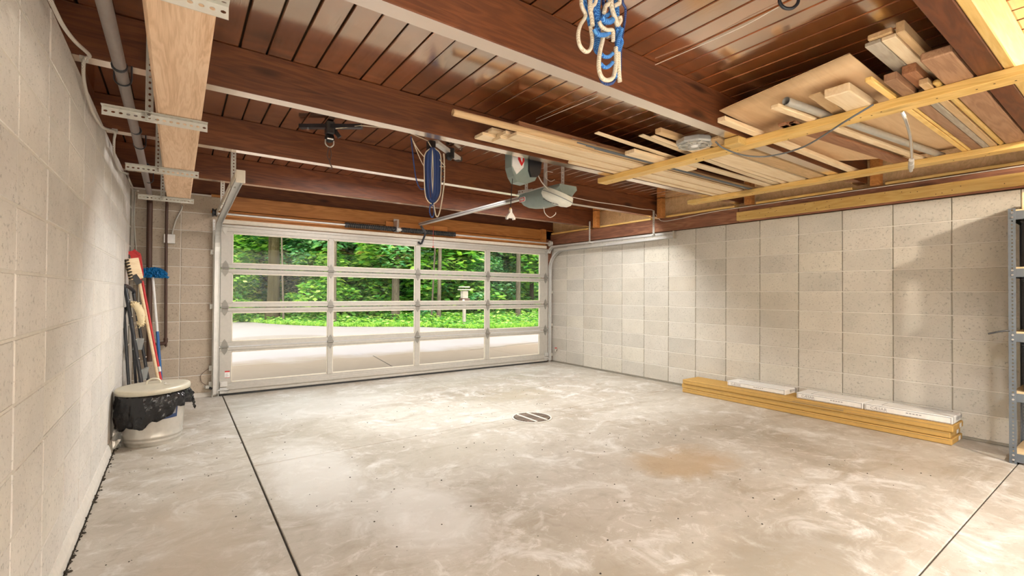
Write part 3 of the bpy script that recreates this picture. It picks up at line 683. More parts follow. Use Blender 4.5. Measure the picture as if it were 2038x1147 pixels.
# push broom with wooden handle (nearer, tan head)
a=at(277,560,Y=5.66); b_=at(314,752,Y=5.50)
br=thing('push_broom','wooden-handled broom with a tan head leaning head-up in the left corner','broom',(b_.x,b_.y,0))
mb=MB(); e=stick(mb,a,b_,.013,zend=.003); part(mb,'handle',M['pale'],br)
mb=MB(); h0=at(261,515,Y=5.66); h1=at(271,556,Y=5.66); mb.bar(h0,h1,.055,.10,0,(1,.3,0)); part(mb,'head',M['pale'],br)
mb=MB()
ax=(h1-h0)
for i in range(7):
    for j in range(4):
        p=h0+ax*(i+.5)/7+Vector((-.02,-.03+.02*j,0)); mb.tube([p,p+Vector((-.022,-.035,-.012))],[.008,.010],5)
part(mb,'bristles',M['dark'],br,'dark bristle tufts','stuff')
mb=MB(); mb.bar(at(266,548,Y=5.64),at(278,565,Y=5.64),.03,.05); part(mb,'ferrule',M['black'],br)
# red broom
a=at(283,560,Y=6.02); b_=at(319,752,Y=5.80)
br=thing('angle_broom','red broom with a red head and red handle behind the wooden one','broom',(b_.x,b_.y,0))
mb=MB(); stick(mb,a,b_,.012,zend=.003); part(mb,'handle',M['redp'],br)
mb=MB(); poly=[at(x_,y_,Y=6.02) for x_,y_ in ((259,506),(267,498),(281,508),(286,548),(279,562),(268,545))]
mb.prism([(p.x,p.z) for p in poly],lambda u,v:(u,5.985,v),lambda u,v:(u,6.06,v)); part(mb,'head',M['redp'],br)
mb=MB()
for i in range(9):
    p=at(258+i*2.6,507-i*.6 if i<4 else 503+(i-4)*1.8,Y=6.02); mb.tube([(p.x,5.99,p.z),(p.x-.004,5.985,p.z+.03)],[.010,.006],5); mb.tube([(p.x,6.04,p.z),(p.x-.004,6.045,p.z+.03)],[.010,.006],5)
part(mb,'bristles',M['redp'],br,None,'stuff')
lo=at(318,740,Y=5.80); mb=MB(); q=(Vector(b_)-Vector(a)).normalized(); mb.tube([lo-q*.05,lo],.0135,10); part(mb,'white_band',M['white'],br,'white band low on the handle')
# blue duster
a=at(304,552,Y=6.16); mid_=at(313,660,Y=6.10); b_=at(320,752,Y=6.05)
br=thing('cobweb_duster','blue domed duster on a white and blue pole leaning on the far wall','duster',(b_.x,b_.y,0))
part(MB().tube([a,mid_],.012,10),'upper_pole',M['white'],br); d_=(b_-mid_); e=mid_+d_*((.003-mid_.z)/d_.z); part(MB().tube([mid_,e],.014,10),'lower_pole',M['bluep'],br)
random.seed(21); mb=MB(); c=Vector(a)+Vector((0,0,.0))
for i in range(420):
    th_=random.uniform(0,2*math.pi); ph_=math.acos(random.uniform(0,1)); d_=Vector((math.cos(th_)*math.sin(ph_),.72*math.sin(th_)*math.sin(ph_),.78*math.cos(ph_))); 
    p1=c+d_*.137*random.uniform(.92,1.03)+Vector((0,0,-.008 if d_.z<.2 else 0)); mb.tube([c+d_*.03,c+d_*.09+Vector((0,0,.01)),p1],[.004,.0075,.0055],4)
part(mb,'bristle_dome',M['bluehead'],br,'blue bristle dome','stuff')
# folded step ladder
sl=thing('step_ladder','folded black step ladder leaning on the left wall behind the bin','ladder',(-.3,5.4,0))
def L_(px,py,Y): return at(px,py,Y=Y)
f1=(L_(250,575,5.62),L_(281,760,5.48)); f2=(L_(266,585,5.86),L_(294,752,5.80)); g1=(L_(246,612,5.60),L_(256,765,5.50)); g2=(L_(262,640,5.86),L_(270,760,5.84))
def ext(p): d_=p[1]-p[0]; return p[0],p[0]+d_*((.004-p[0].z)/d_.z)
for nm,p,r in (('front_rail',f1,.016),('front_rail',f2,.014),('rear_rail',g1,.012),('rear_rail',g2,.012)):
    q0,q1=ext(p); part(MB().tube([q0,q1],r,10),nm,M['blackp'],sl)
part(MB().tube(smooth([f1[0],f1[0]+Vector((-.012,0,.03)),(f1[0]+f2[0])/2+Vector((-.015,0,.045)),f2[0]+Vector((0,0,.025)),f2[0]],6),.016,10),'top_bow',M['blackp'],sl)
for t_ in (.42,.66,.86):
    p0=ext(f1)[0].lerp(ext(f1)[1],t_); p1=ext(f2)[0].lerp(ext(f2)[1],t_); part(MB().bar(p0,p1,.02,.11,0,(.12,0,1)),'tread',M['greyp'] if t_>.4 else M['blackp'],sl,'grey tread folded flat')
mb=MB()
for p in (f1,f2):
    for k in (.12,.3,.55,.75): q=p[0].lerp(p[1],k); mb.tube([q+Vector((.012,-.012,0)),q+Vector((.016,-.018,0))],.006,6)
pieces(mb,'rivet',M['chrome'],sl)
# lambswool brush
wb=thing('wool_brush','cream lambswool wash brush hung on the black ladder','brush',tuple(at(272,628,Y=5.60)))
pts=[at(262,606,Y=5.60),at(271,608,Y=5.58),at(279,622,Y=5.57),at(281,640,Y=5.58),at(277,648,Y=5.59)]
sp_=smooth(pts,5); mb=MB().tube(sp_,[.012+.020*math.sin(math.pi*min(1,max(0,(i+2)/(len(sp_)+2)))) for i in range(len(sp_))],10); random.seed(4)
for i in range(160):
    p=random.choice(sp_); d_=Vector((random.gauss(0,1),random.gauss(0,1),random.gauss(0,1))).normalized(); mb.tube([p+d_*.02,p+d_*random.uniform(.032,.04)],[.007,.004],4)
part(mb,'wool_head',M['wool'],wb)
part(MB().tube([pts[0],at(252,612,Y=5.62),at(247,632,Y=5.62)],.009,8),'handle',M['black'],wb)
# ================================================================== BIN
BC=Vector((-.145,4.72,0))
tb=thing('trash_can','galvanised trash can with a black bag folded over its rim','bin',tuple(BC))
pr=[(.178,0),(.182,.012),(.186,.03),(.192,.036),(.187,.045),(.19,.06),(.197,.067),(.191,.077),(.195,.12),(.214,.34),(.222,.40),(.226,.405),(.22,.405),(.205,.32),(.18,.02)]
part(MB().lathe(pr,tuple(BC),40),'body',M['bin'],tb)
# bag skirt: irregular folds
random.seed(9); n=96; mb=MB(); vs=[]; rings=9
for i in range(rings):
    t_=i/(rings-1)
    for k in range(n):
        a_=2*math.pi*k/n
        # hang length depends on direction: deeper towards the camera-left, short on the right
        hang=.10+.15*max(0,math.cos(a_-R_(242)))**1.5+.10*max(0,math.cos(a_-R_(180)))**6+.012*math.sin(9*a_)+.01*math.sin(17*a_+1)
        z=.408-t_*hang; rr=.2275+.016*math.sin(math.pi*min(1,t_*1.1))+.010*math.sin(7*a_+3*t_)*t_+.008*math.sin(19*a_-5*t_)*(.3+t_)+.006*math.sin(31*a_+9*t_)
        rr+= .030*max(0,math.cos(a_-R_(-20)))**8*t_
        zz=z; vs.append(BC+Vector((min(rr*math.cos(a_),99),rr*math.sin(a_),zz)))
for v in vs:
    if v.x<XL+.006: v.x=XL+.006+(v.x-XL-.006)*.05
fs=[(i*n+k,i*n+(k+1)%n,(i+1)*n+(k+1)%n,(i+1)*n+k)[::-1] for i in range(rings-1) for k in range(n)]
mb.add(vs,fs,0,True); bo=part(mb,'bag_skirt',M['bag'],tb); thicken(bo,.002)
mb=MB(); c=BC+Vector((.235,-.03,.30)); random.seed(2)
vs=[];
for i in range(6):
    for j in range(5): vs.append(c+Vector((.012*math.sin(i*1.9+j)+.02+.012*i*.3,-.03+.02*j,-.018*i+.03+.008*math.sin(j*2+i))))
mb.add(vs,[(i*5+j,i*5+j+1,(i+1)*5+j+1,(i+1)*5+j) for i in range(5) for j in range(4)],0,True); thicken(part(mb,'bag_tail',M['bag'],tb),.002)
# label on the can front right
mb=MB(); vs=[]; a0,a1=R_(268),R_(318); N_=10
for i in range(N_+1):
    a_=a0+(a1-a0)*i/N_
    for z in (.205,.325):
        r_=.1955+(.0001+z-.12)*.0864+.0018; vs.append(BC+Vector((r_*math.cos(a_),r_*math.sin(a_),z)))
mb.add(vs,[(2*i,2*i+2,2*i+3,2*i+1) for i in range(N_)],0,True); lb=part(mb,'label',M['navy'],tb,'navy label with white roundels')
def on_can(adeg,z,off_=.004): 
    r_=.1955+(z-.12)*.0864+off_; a_=R_(adeg); return BC+Vector((r_*math.cos(a_),r_*math.sin(a_),z)), Vector((math.cos(a_),math.sin(a_),0))
mb=MB()
for ad in (294,301.5):
    p,nn=on_can(ad,.245); rr=Vector((-nn.y,nn.x,0)); mb.add([p+rr*(.0125*math.cos(k*math.pi/6))+Vector((0,0,.0125*math.sin(k*math.pi/6))) for k in range(12)],[tuple(range(12))])
pieces(mb,'roundel',M['white'],lb,sub_=True)
mb=MB()
for i in range(7):
    p,nn=on_can(282,.225+i*.012); p2,_=on_can(290,.225+i*.012); mb.bar(p,p2,.001,.004)
for i in range(6):
    p,_=on_can(307+i*1.2,.235); p2,_=on_can(307+i*1.2,.31); mb.bar(p,p2,.003,.001)
p,_=on_can(268,.198); 
tag(sub(mb,'small_print',M['inkl'],lb),kind='stuff')
ld=thing('bin_lid','round dented zinc lid with a loop handle on the trash can','lid',(BC.x,BC.y,.41))
Mt=Matrix.Translation((BC.x,BC.y,.418))@Matrix.Rotation(R_(-2.0),4,'Y')
part(MB().lathe([(.236,-.014),(.243,-.012),(.243,.020),(.236,.027),(.20,.028),(.15,.034),(.08,.041),(0,.044)],(0,0,0),40,M=Mt),'shell',M['lid'],ld)
part(MB().tube([Mt@Vector(p) for p in smooth([(-.045,0,.040),(-.04,0,.062),(-.015,0,.078),(.015,0,.078),(.04,0,.062),(.045,0,.040)],5)],.007,8),'handle',M['lid'],ld)
part(MB().tube([Mt@Vector(p) for p in smooth([(.05,-.02,.045),(.08,-.05,.043),(.07,-.10,.042),(.11,-.13,.040)],5)],.003,5),'loose_string',M['cable'],ld)
# silver foil scrap between the can and the wall
random.seed(6); mb=MB(); vs=[]
for i in range(6):
    for j in range(4): vs.append((XL+.012+.016*j+.006*random.random(),4.60+.035*j*random.random()+.01*i,.003+.028*i+.01*random.random()))
mb.add(vs,[(i*4+j,i*4+j+1,(i+1)*4+j+1,(i+1)*4+j) for i in range(5) for j in range(3)]); o=mb.build('foil_scrap',M['galv']); thicken(o,.002); tag(o,'crumpled silver scrap wedged between the trash can and the left wall','scrap')
# ================================================================== FLOOR DRAIN
fd=thing('floor_drain','round rusty floor drain grate in the middle of the slab','drain',(2.80,3.57,0))
part(MB().lathe([(.195,0),(.197,.003),(.182,.005),(.178,.003),(.178,0)],(2.80,3.57,.0005),40),'rim',M['mortar'],fd)
part(MB().lathe([(.178,.0008),(.170,.001),(0,.001)],(2.80,3.57,.0005),40),'sump_shade',M['dark'],fd)  # flat dark disc, the hollow's shade painted under the grate
M['rustgrate']=wood('rusty_grate',(.09,.06,.04),(.20,.155,.12),(.34,.30,.27),0,.7,.1,1,.3)
for i in range(13):
    y=-.15+i*.025; hw_=math.sqrt(max(.0004,.168**2-y*y)); mb=MB()
    mb.cbox(2.80-hw_,3.57+y-.0085,.001,2.80+hw_,3.57+y+.0085,.006,.0015); part(mb,'grate_bar',M['rustgrate'],fd)
ang=YAW
for s_ in (-.062,.058):
    h_=math.sqrt(.168**2-s_*s_); part(MB().cbox(2.80+s_-.011,3.57-h_,.002,2.80+s_+.011,3.57+h_,.0075,.001),'cross_rib',M['cream'],fd)
# ================================================================== OPENERS
op=thing('garage_door_opener','grey-green door opener with an oval lamp lens on a long steel rail','opener',(2.83,3.4,2.1))
# body: rounded housing, long in Y
def rounded_body(mb,x0,x1,ys,zs_b,zs_t,mi=0):
    vs=[];n=0;prof=[]
    for (y,zb,zt,ins) in ys:
        vs+=[(x0+ins,y,zt),(x0+ins*.4,y,(zb+zt)/2+.01),(x0+ins+.03,y,zb+.012),(x0+.07,y,zb),(x1-.07,y,zb),(x1-ins-.03,y,zb+.012),(x1-ins*.4,y,(zb+zt)/2+.01),(x1-ins,y,zt)]
    N=len(ys); fs=[]
    for i in range(N-1):
        for k in range(7): fs.append((i*8+k,i*8+k+1,(i+1)*8+k+1,(i+1)*8+k))
        fs.append((i*8+7,i*8,(i+1)*8,(i+1)*8+7))
    mb.add(vs,fs,mi,True); mb.add(vs[:8],[tuple(range(8))],mi); mb.add(vs[-8:],[tuple(range(8))[::-1]],mi); return mb
part(rounded_body(MB(),2.715,2.94,[(3.10,2.085,2.17,.015),(3.16,2.045,2.17,.006),(3.30,2.018,2.17,.002),(3.48,2.018,2.17,.002),(3.62,2.035,2.17,.008),(3.70,2.07,2.17,.02),(3.715,2.11,2.165,.03)],None,None),'housing',M['greenp'],op)
# lens: oval bulge on the left/near flank underneath
Ml=Matrix.Translation((2.80,3.225,2.075))@Matrix.Rotation(R_(22),4,'X')@Matrix.Rotation(R_(14),4,'Y')
part(MB().lathe([(0,-.066),(.06,-.060),(.10,-.044),(.122,-.018),(.126,.01),(.115,.05)],(0,0,0),28,sx=1.0,sy=1.45,M=Ml),'lamp_lens',M['lens'],op,'oval translucent lamp lens')
ln=op.children[-1]
mb=MB()
for i in range(6):
    p=Ml@Vector((-.03-.004*i,-.09+.032*i,-.0615+.002*abs(i-2.5))); mb.bar(p+Vector((-.03,0,.001)),p+Vector((.035,0,-.002)),.006,.006)
pieces(mb,'vent_slot',M['ink'],ln,sub_=True)
mb=MB().tube([Ml@Vector((.129*math.cos(a_*math.pi/14),.129*1.45*math.sin(a_*math.pi/14),.008)) for a_ in range(28)],.004,6,closed=True); part(mb,'lens_rim',M['greyp'],op)
mb=perf(MB(),(2.70,3.68,2.17),(.4,-1,0),(0,0,1),.16,.035,pitch=.035,hw=.012,hl=.012); mb.box(2.70,3.30,2.168,2.95,3.72,2.176); part(mb,'top_plate',M['galv'],op)
mb=MB().box(2.83,3.40,2.17,2.835,3.45,2.50) ; perf(mb,(2.705,3.58,2.17),(0,0,1),(.4,-1,0),.33,.032,pitch=.03,hw=.010,hl=.010); perf(mb,(2.92,3.30,2.17),(0,0,1),(.4,-1,0),.33,.032,pitch=.03,hw=.010,hl=.010); part(mb,'hanger_strap',M['galv'],op)
# badge: red outlined rounded rectangle with pale panel
def at_plane_x(px,py): return at(px,py,X=2.70)
bc=Vector((2.7145,3.635,2.112))
mb=MB()
def rrect(w,h_,r,n=4):
    o_=[]
    for cx_,cz_,a0 in ((w/2-r,h_/2-r,0),(-w/2+r,h_/2-r,90),(-w/2+r,-h_/2+r,180),(w/2-r,-h_/2+r,270)):
        for i in range(n+1): a_=R_(a0+90*i/n); o_.append((cx_+r*math.cos(a_),cz_+r*math.sin(a_)))
    return o_
for (w,h_,mi,dx) in ((.095,.046,1,0),(.082,.036,0,.0012),(.066,.022,1,.0024)):
    mb.prism(rrect(w,h_,.013 if mi else .011),lambda u,v:bc+Vector((.004-dx,u,v)),lambda u,v:bc+Vector((-dx-.001,u,v)),mi)
part(mb,'badge',[M['redp'],M['white']],op,'red and white oval badge')
rl=MB(); a=Vector((2.83,3.68,2.165)); b_=Vector((2.83,6.24,2.185))
for dx,dz,w,h_ in ((-.022,0,.004,.032),(.022,0,.004,.032),(0,.016,.046,.004),(0,-.016,.046,.004)): rl.bar(a+Vector((dx,0,dz)),b_+Vector((dx,0,dz)),w,h_)
part(rl,'rail',M['galv'],op)
part(MB().bar(a+Vector((-.0245,0,-.003)),b_+Vector((-.0245,0,-.003)),.001,.007),'rail_slot',M['ink'],op)
mb=MB().bar((2.83,6.22,2.16),(2.90,6.20,2.06),.006,.03).bar((2.90,6.20,2.06),(2.85,6.24,1.90),.006,.028).bar((2.85,6.24,1.90),(2.815,6.275,1.93),.006,.028)
part(mb,'door_arm',M['blackp'],op)
part(MB().tube([(2.97,6.10,2.16),(2.97,6.10,1.86)],.0025,5).lathe([(.003,.012),(.016,0),(.004,-.008)],(2.97,6.10,1.855),8),'release_cord',M['redp'],op,'red release cord with a small handle')
part(MB().tube(smooth([at(1082,413,Y=3.30),at(1085,425,Y=3.3),at(1095,433,Y=3.28),at(1105,427,Y=3.25),at(1106,423,Y=3.25)],6),.004,6),'antenna_wire',M['cable'],op,'white antenna wire curling below the housing')
mb=MB().tube(smooth([at(1069,346,Y=3.3),at(1080,365,Y=3.25),at(1095,379,Y=3.2),at(1112,380,Y=3.16),at(1119,374,Y=3.15)],6),.005,6).tube(smooth([at(1100,343,Y=3.3),at(1088,342,Y=3.3),at(1085,352,Y=3.3),at(1095,361,Y=3.3),at(1104,358,Y=3.3)],6),.003,6)
part(mb,'power_cord',M['cable'],op)
o2=thing('reel_unit','second grey-green ceiling unit with a red emblem, above the door opener','opener',(2.42,3.2,2.5))
def face(pxs,y,y2,name,mat,label=None):
    P_=[at(px_+5,py_,Y=3.06) for px_,py_ in pxs]; mb=MB(); mb.prism([(p.x,p.z) for p in P_],lambda u,v:(u,y,v),lambda u,v:(u,y2,v)); return part(mb,name,mat,o2,label)
face([(1013,297),(1013,332),(1018,350),(1025,362),(1043,366),(1060,360),(1067,345),(1072,300)][::-1],3.062,3.15,'housing',M['greenp'])
face([(1047,297),(1046,340),(1050,353),(1062,353),(1068,345),(1073,300)][::-1],3.04,3.17,'dark_side_panel',M['black'],'black side cover')
face([(1014,297),(1014,330),(1023,347),(1036,334),(1041,297)][::-1],3.054,3.064,'face_plate',M['white'],'pale shield-shaped face')
face([(1024,297),(1025,318),(1032,331),(1037,322),(1038,297)][::-1],3.048,3.056,'emblem',M['redp'],'red emblem')
face([(1029,297),(1029,316),(1032,324),(1033,316),(1033,297)][::-1],3.044,3.050,'emblem_stripe',M['white'])
p=at(1048,320,Y=3.1); part(MB().cbox(p.x-.07,3.07,p.z,p.x+.07,3.15,CEIL-.004,.006),'ceiling_mount',M['black'],o2)
pc=thing('pull_handle','white moulded pull handle hanging on a dark cord below the ceiling unit','handle',tuple(at(1015,437,Y=3.10)))
c0=at(1016,416,Y=3.10); part(MB().tube([at(1021,340,Y=3.10),c0],.004,6),'cord',M['black'],pc)
part(MB().lathe([(0,.012),(.010,.006),(.010,-.006),(0,-.012)],tuple(c0),8),'knot',M['yellow'],pc)
mb=MB(); prof=[(-.008,0),(.008,0),(.012,-.03),(.030,-.045),(.052,-.07),(.052,-.085),(.036,-.088),(.03,-.075),(-.03,-.075),(-.036,-.088),(-.052,-.085),(-.052,-.07),(-.030,-.045),(-.012,-.03)]
mb.prism(prof,lambda u,v:(c0.x+u*.8,c0.y-.012,c0.z+v),lambda u,v:(c0.x+u*.8,c0.y+.012,c0.z+v)); part(mb,'grip',M['white'],pc)
# thin cable from the opener to the right wall
o=MB().tube(smooth([at(1136,392,Z=2.258),at(1180,401,Z=2.258),at(1235,409,Z=2.255),at(1275,416,Z=2.258),at(1300,419,X=5.28),at(1307,430,X=5.33),at(1318,440,X=5.36),at(1345,437,X=5.365)]+[(5.362,y,2.222) for y in (3.2,2.4,1.5,.5,-.6)],6),.0045,6).build('wall_cable',M['cable'])
tag(o,'long white cable from the door opener along the right wall sill','cable')
mb=MB()
# ================================================================== HOISTS AND ROPES
def sag(a,b_,d_,n=8): return [Vector(a).lerp(Vector(b_),i/n)+Vector((0,0,-d_*4*(i/n)*(1-i/n))) for i in range(n+1)]
h1=thing('bike_hoist','black pulley hoist with a hanging hook, left of the rope bundles','hoist',tuple(at(655,255,Z=2.47)))
ra=at(597,252,Z=2.46); rb=at(720,252,Z=2.46)
part(MB().bar(ra,rb,.045,.028),'mounting_rail',M['blackp'],h1)
pc_=at(656,258,Z=2.44); mb=MB().cbox(pc_.x-.03,pc_.y-.035,2.40,pc_.x+.03,pc_.y+.035,2.50,.008)
mb.lathe([(.0,-.012),(.034,-.012),(.026,0),(.034,.012),(0,.012)],(0,0,0),14,M=Matrix.Translation((pc_.x,pc_.y,2.375))@Matrix.Rotation(R_(90),4,'X')); mb.bar((pc_.x+.03,pc_.y,2.45),(pc_.x+.07,pc_.y-.02,2.39),.02,.03); part(mb,'pulley_block',M['black'],h1)
pieces(MB().tube([(pc_.x-.022,pc_.y-.02,2.365),(pc_.x+.022,pc_.y-.02,2.365)],.008,8).tube([(ra.x+.05,ra.y-.025,2.47),(ra.x+.05,ra.y-.025,2.44)],.012,8),'bright_pin',M['chrome'],h1)
hk=smooth([(pc_.x-.03,pc_.y,2.36),(pc_.x-.028,pc_.y,2.325),(pc_.x,pc_.y,2.305),(pc_.x+.028,pc_.y,2.325),(pc_.x+.03,pc_.y,2.36)],5)
part(MB().tube(hk,.005,7),'ring',M['galvd'],h1)
hk=smooth([(pc_.x-.004,pc_.y,2.305),(pc_.x-.015,pc_.y,2.24),(pc_.x+.002,pc_.y,2.20),(pc_.x+.012,pc_.y,2.17),(pc_.x+.02,pc_.y,2.155),(pc_.x+.012,pc_.y,2.142),(pc_.x-.002,pc_.y,2.150)],5)
part(MB().tube(hk,.0045,6).tube(smooth([(pc_.x+.004,pc_.y,2.305),(pc_.x+.014,pc_.y,2.25),(pc_.x+.002,pc_.y,2.20)],5),.0045,6),'hook',M['rust'],h1)
o=MB().tube([at(668,256,Z=2.44),at(720,250,Z=2.46),at(800,258,Z=2.47),at(862,285,Z=2.45)],.004,6).build('hoist_line',M['ropewhite']); tag(o,'taut pale line running between the two ceiling hoists','rope')
h2=thing('bike_hoist','chrome and black pulley hoist holding the navy rope bundle','hoist',tuple(at(882,295,Z=2.45)))
a=at(866,283,Z=2.455); b_=at(912,316,Z=2.455); part(MB().bar(a,b_,.05,.03),'mounting_rail',M['galv'],h2)
c=at(896,306,Z=2.44); mb=MB().cbox(c.x-.035,c.y-.03,2.395,c.x+.03,c.y+.03,2.49,.008); mb.lathe([(0,-.012),(.03,-.012),(.024,0),(.03,.012),(0,.012)],(0,0,0),12,M=Matrix.Translation((c.x-.02,c.y-.02,2.40))@Matrix.Rotation(R_(60),4,'X')); mb.bar(b_+Vector((-.02,0,0)),b_+Vector((.03,.02,0)),.055,.036); part(mb,'pulley_block',M['black'],h2)
c=at(858,286,Z=2.42); part(MB().cbox(c.x-.03,c.y-.03,2.35,c.x+.03,c.y+.03,2.44,.006),'cleat',M['black'],h2); part(MB().tube([(c.x-.02,c.y-.032,2.362),(c.x+.02,c.y-.032,2.362)],.007,8),'bright_pin',M['chrome'],h2)
YM=3.42
rp=thing('rope_bundle','navy and white rope coiled and tied, hanging from the middle hoist','rope',tuple(at(860,300,Y=YM)))
random.seed(14)
def loops(mb,px0,px1,ytop,ybot,cnt,r,mi,Y,jit=.012):
    for i in range(cnt):
        t_=i/max(1,cnt-1); xl=px0+(px1-px0)*t_*.45+random.uniform(-1,1); xr=px1-(px1-px0)*t_*.45+random.uniform(-1,1); yb=ybot-random.uniform(0,14)
        dy=random.uniform(-jit,jit)*2; yy=Y+dy
        pts=[at((xl+xr)/2-2,ytop,Y=yy),at(xl,ytop+14,Y=yy),at(xl-1,(ytop+yb)/2,Y=yy+.006),at(xl+2,yb-14,Y=yy),at((xl+xr)/2,yb,Y=yy-.012),at(xr-1,yb-16,Y=yy),at(xr+1,(ytop+yb)/2,Y=yy+.006),at(xr,ytop+14,Y=yy),at((xl+xr)/2+2,ytop,Y=yy)]
        mb.tube(smooth(pts,5),r,6,mi)
mb=MB(); loops(mb,847,874,294,410,11,.0068,0,YM-.02,.018); pieces(mb,'navy_strand',M['ropenavy'],rp)
mb=MB(); loops(mb,846,876,294,413,2,.0042,0,YM-.035,.006); pieces(mb,'white_strand',M['ropewhite'],rp)
mb=MB(); 
mb.tube(smooth([at(857,405,Y=YM),at(855,422,Y=YM),at(860,433,Y=YM),at(864,422,Y=YM),at(861,405,Y=YM)],5),.006,6); part(mb,'tail_loop',M['ropenavy'],rp)
mb=MB(); mb.tube(smooth([at(862,400,Y=YM),at(868,430,Y=YM-.02),at(874,425,Y=YM-.02),at(880,395,Y=YM),at(884,360,Y=YM),at(884,320,Y=YM),at(883,306,Y=YM)],6),.0055,6); part(mb,'hanging_strand',M['ropewhite'],rp)
mb=MB(); mb.tube(smooth([at(818,272,Y=YM),at(823,320,Y=YM),at(828,355,Y=YM),at(836,375,Y=YM),at(846,374,Y=YM),at(850,355,Y=YM)],6),.0055,6); part(mb,'side_loop',M['ropenavy'],rp)
mb=MB(); mb.tube(sag(at(820,275,Y=YM),at(850,342,Y=YM),.02),.004,6); mb.tube(sag(at(822,280,Y=YM),at(850,316,Y=YM),.02),.004,6); mb.tube(sag(at(852,282,Y=YM),at(886,332,Y=YM),.01),.004,6); mb.tube(sag(at(866,325,Y=YM),at(884,332,Y=YM),.01),.004,6); pieces(mb,'cross_strand',M['ropewhite'],rp)
mb=MB()
p=at(881,335,Y=YM)
for i in range(3):
    q=p+Vector((0,0,-.045*i)); mb.tube([q+Vector((.014*math.cos(k*math.pi/5),0,.022*math.sin(k*math.pi/5))) for k in range(10)],.004,6,closed=True)
pieces(mb,'snap_link',M['blackp'],rp,'black snap hook link')
# big rope bundle near the top of the picture
YT=1.30
r2=thing('rope_bundle','large bright blue and cream rope bundle hanging near the top centre','rope',tuple(at(1200,0,Y=YT)))
def rope(pts,r,mat,name,Y=YT,dy=None,n=6):
    P=[at(px,py,Y=Y+(dy[i] if dy else 0)) for i,(px,py) in enumerate(pts)]
    return part(MB().tube(smooth(P,n),r,8),name,mat,r2)
top=-60
def C(X,Y_): return (1080+X/5.735,Y_/5.735)
B_,Wt,N_2=M['ropeblue'],M['ropewhite'],M['ropenavy']
rb=.0085
rope([(1160,top),C(450,0),C(480,130),C(525,220),C(540,290)],rb,B_,'blue_strand'); rope([(1163,top),C(480,0),C(505,110),C(535,210),C(545,280)],rb,B_,'blue_strand',YT+.015)
rope([(1158,top),C(440,0),C(455,90),C(490,180),C(430,290),C(405,400),C(425,520),C(490,590),C(545,560),C(565,450),C(545,300)],.0075,Wt,'cream_strand',YT-.01)
rope([(1178,top),C(545,0),C(540,100),C(560,200),C(570,295)],.0085,Wt,'cream_strand',YT-.03); rope([(1190,top),C(610,0),C(570,70),C(555,120)],.007,Wt,'cream_strand',YT-.035)
rope([(1176,top),C(580,0),C(600,120),C(620,220),C(640,170),C(630,60),C(640,0),(1196,top)],rb,B_,'blue_strand')
rope([(1188,top),C(600,0),C(610,200),C(615,400),C(605,560),C(640,610)],.0085,B_,'blue_strand',YT+.01); rope([(1192,top),C(640,0),C(630,250),C(640,420),C(625,560),C(645,600)],.0075,B_,'blue_strand',YT-.005)
rope([(1200,top),C(690,0),C(700,80),C(665,180),C(650,280)],.0065,N_2,'navy_strand',YT+.02)
rope([C(700,150),C(720,70),C(770,0),(1218,top)],.0085,Wt,'cream_strand',YT-.035)
rope([C(590,330),C(620,385),C(690,400),C(760,380)],.009,B_,'blue_wrap',YT-.045); rope([C(670,200),C(700,235),C(760,250),C(800,225)],.011,B_,'blue_wrap',YT-.05)
rope([C(690,165),C(730,180),C(780,120),C(760,40),C(750,0),(1208,top)],.008,B_,'blue_strand',YT-.02)
rope([(1215,top),C(780,0),C(800,130),C(835,230),C(855,280),C(885,240),C(880,190)],.0095,Wt,'cream_strand',YT-.04); rope([(1225,top),C(880,0),C(850,50),C(810,70)],.008,Wt,'cream_strand',YT-.03)
rope([C(645,245),C(670,300),C(730,340),C(800,350),C(805,470)],.0075,Wt,'cream_strand',YT-.055)
rope([(1222,top),C(840,0),C(850,150),C(850,300),C(870,420),C(900,480),C(875,560),C(845,680)],.0095,B_,'blue_strand',YT-.01); rope([C(900,330),C(860,480),C(845,650),C(835,780),C(830,890)],.009,B_,'blue_strand',YT-.02); rope([C(870,300),C(845,450),C(860,600),C(870,760),C(850,880)],.0085,B_,'blue_strand',YT+.01)
rope([(1236,top),C(910,0),C(945,100),C(935,250),C(910,400),C(890,600),C(885,800),C(870,890)],.0055,N_2,'navy_strand',YT+.02)
rope([C(690,330),C(685,450),C(655,580),C(640,720),C(650,830),C(690,900),C(750,915),C(810,870),C(835,700),C(835,540)],.0085,Wt,'cream_strand',YT-.03)
rope([C(650,800),C(670,915),C(730,960),C(800,945),C(840,880)],.006,N_2,'navy_strand',YT-.01)
rope([C(865,600),C(868,800),C(880,935)],.009,Wt,'cream_strand',YT-.03)
rope([C(670,620),C(710,650),C(760,645),C(800,610)],.0075,B_,'blue_wrap',YT-.03); rope([C(660,730),C(710,770),C(760,755),C(800,710)],.0075,B_,'blue_wrap',YT-.03)
pieces(MB().tube([at(1203,45,Y=YT-.02),at(1222,40,Y=YT-.02)],.012,10).tube([at(1208,72,Y=YT-.04),at(1214,70,Y=YT-.04)],.010,8),'pulley_pin',M['chrome'],r2)
part(MB().cbox(at(1205,-50,Y=YT).x-.05,YT-.05,2.44,at(1205,-50,Y=YT).x+.05,YT+.05,2.505,.01),'ceiling_mount',M['black'],r2)
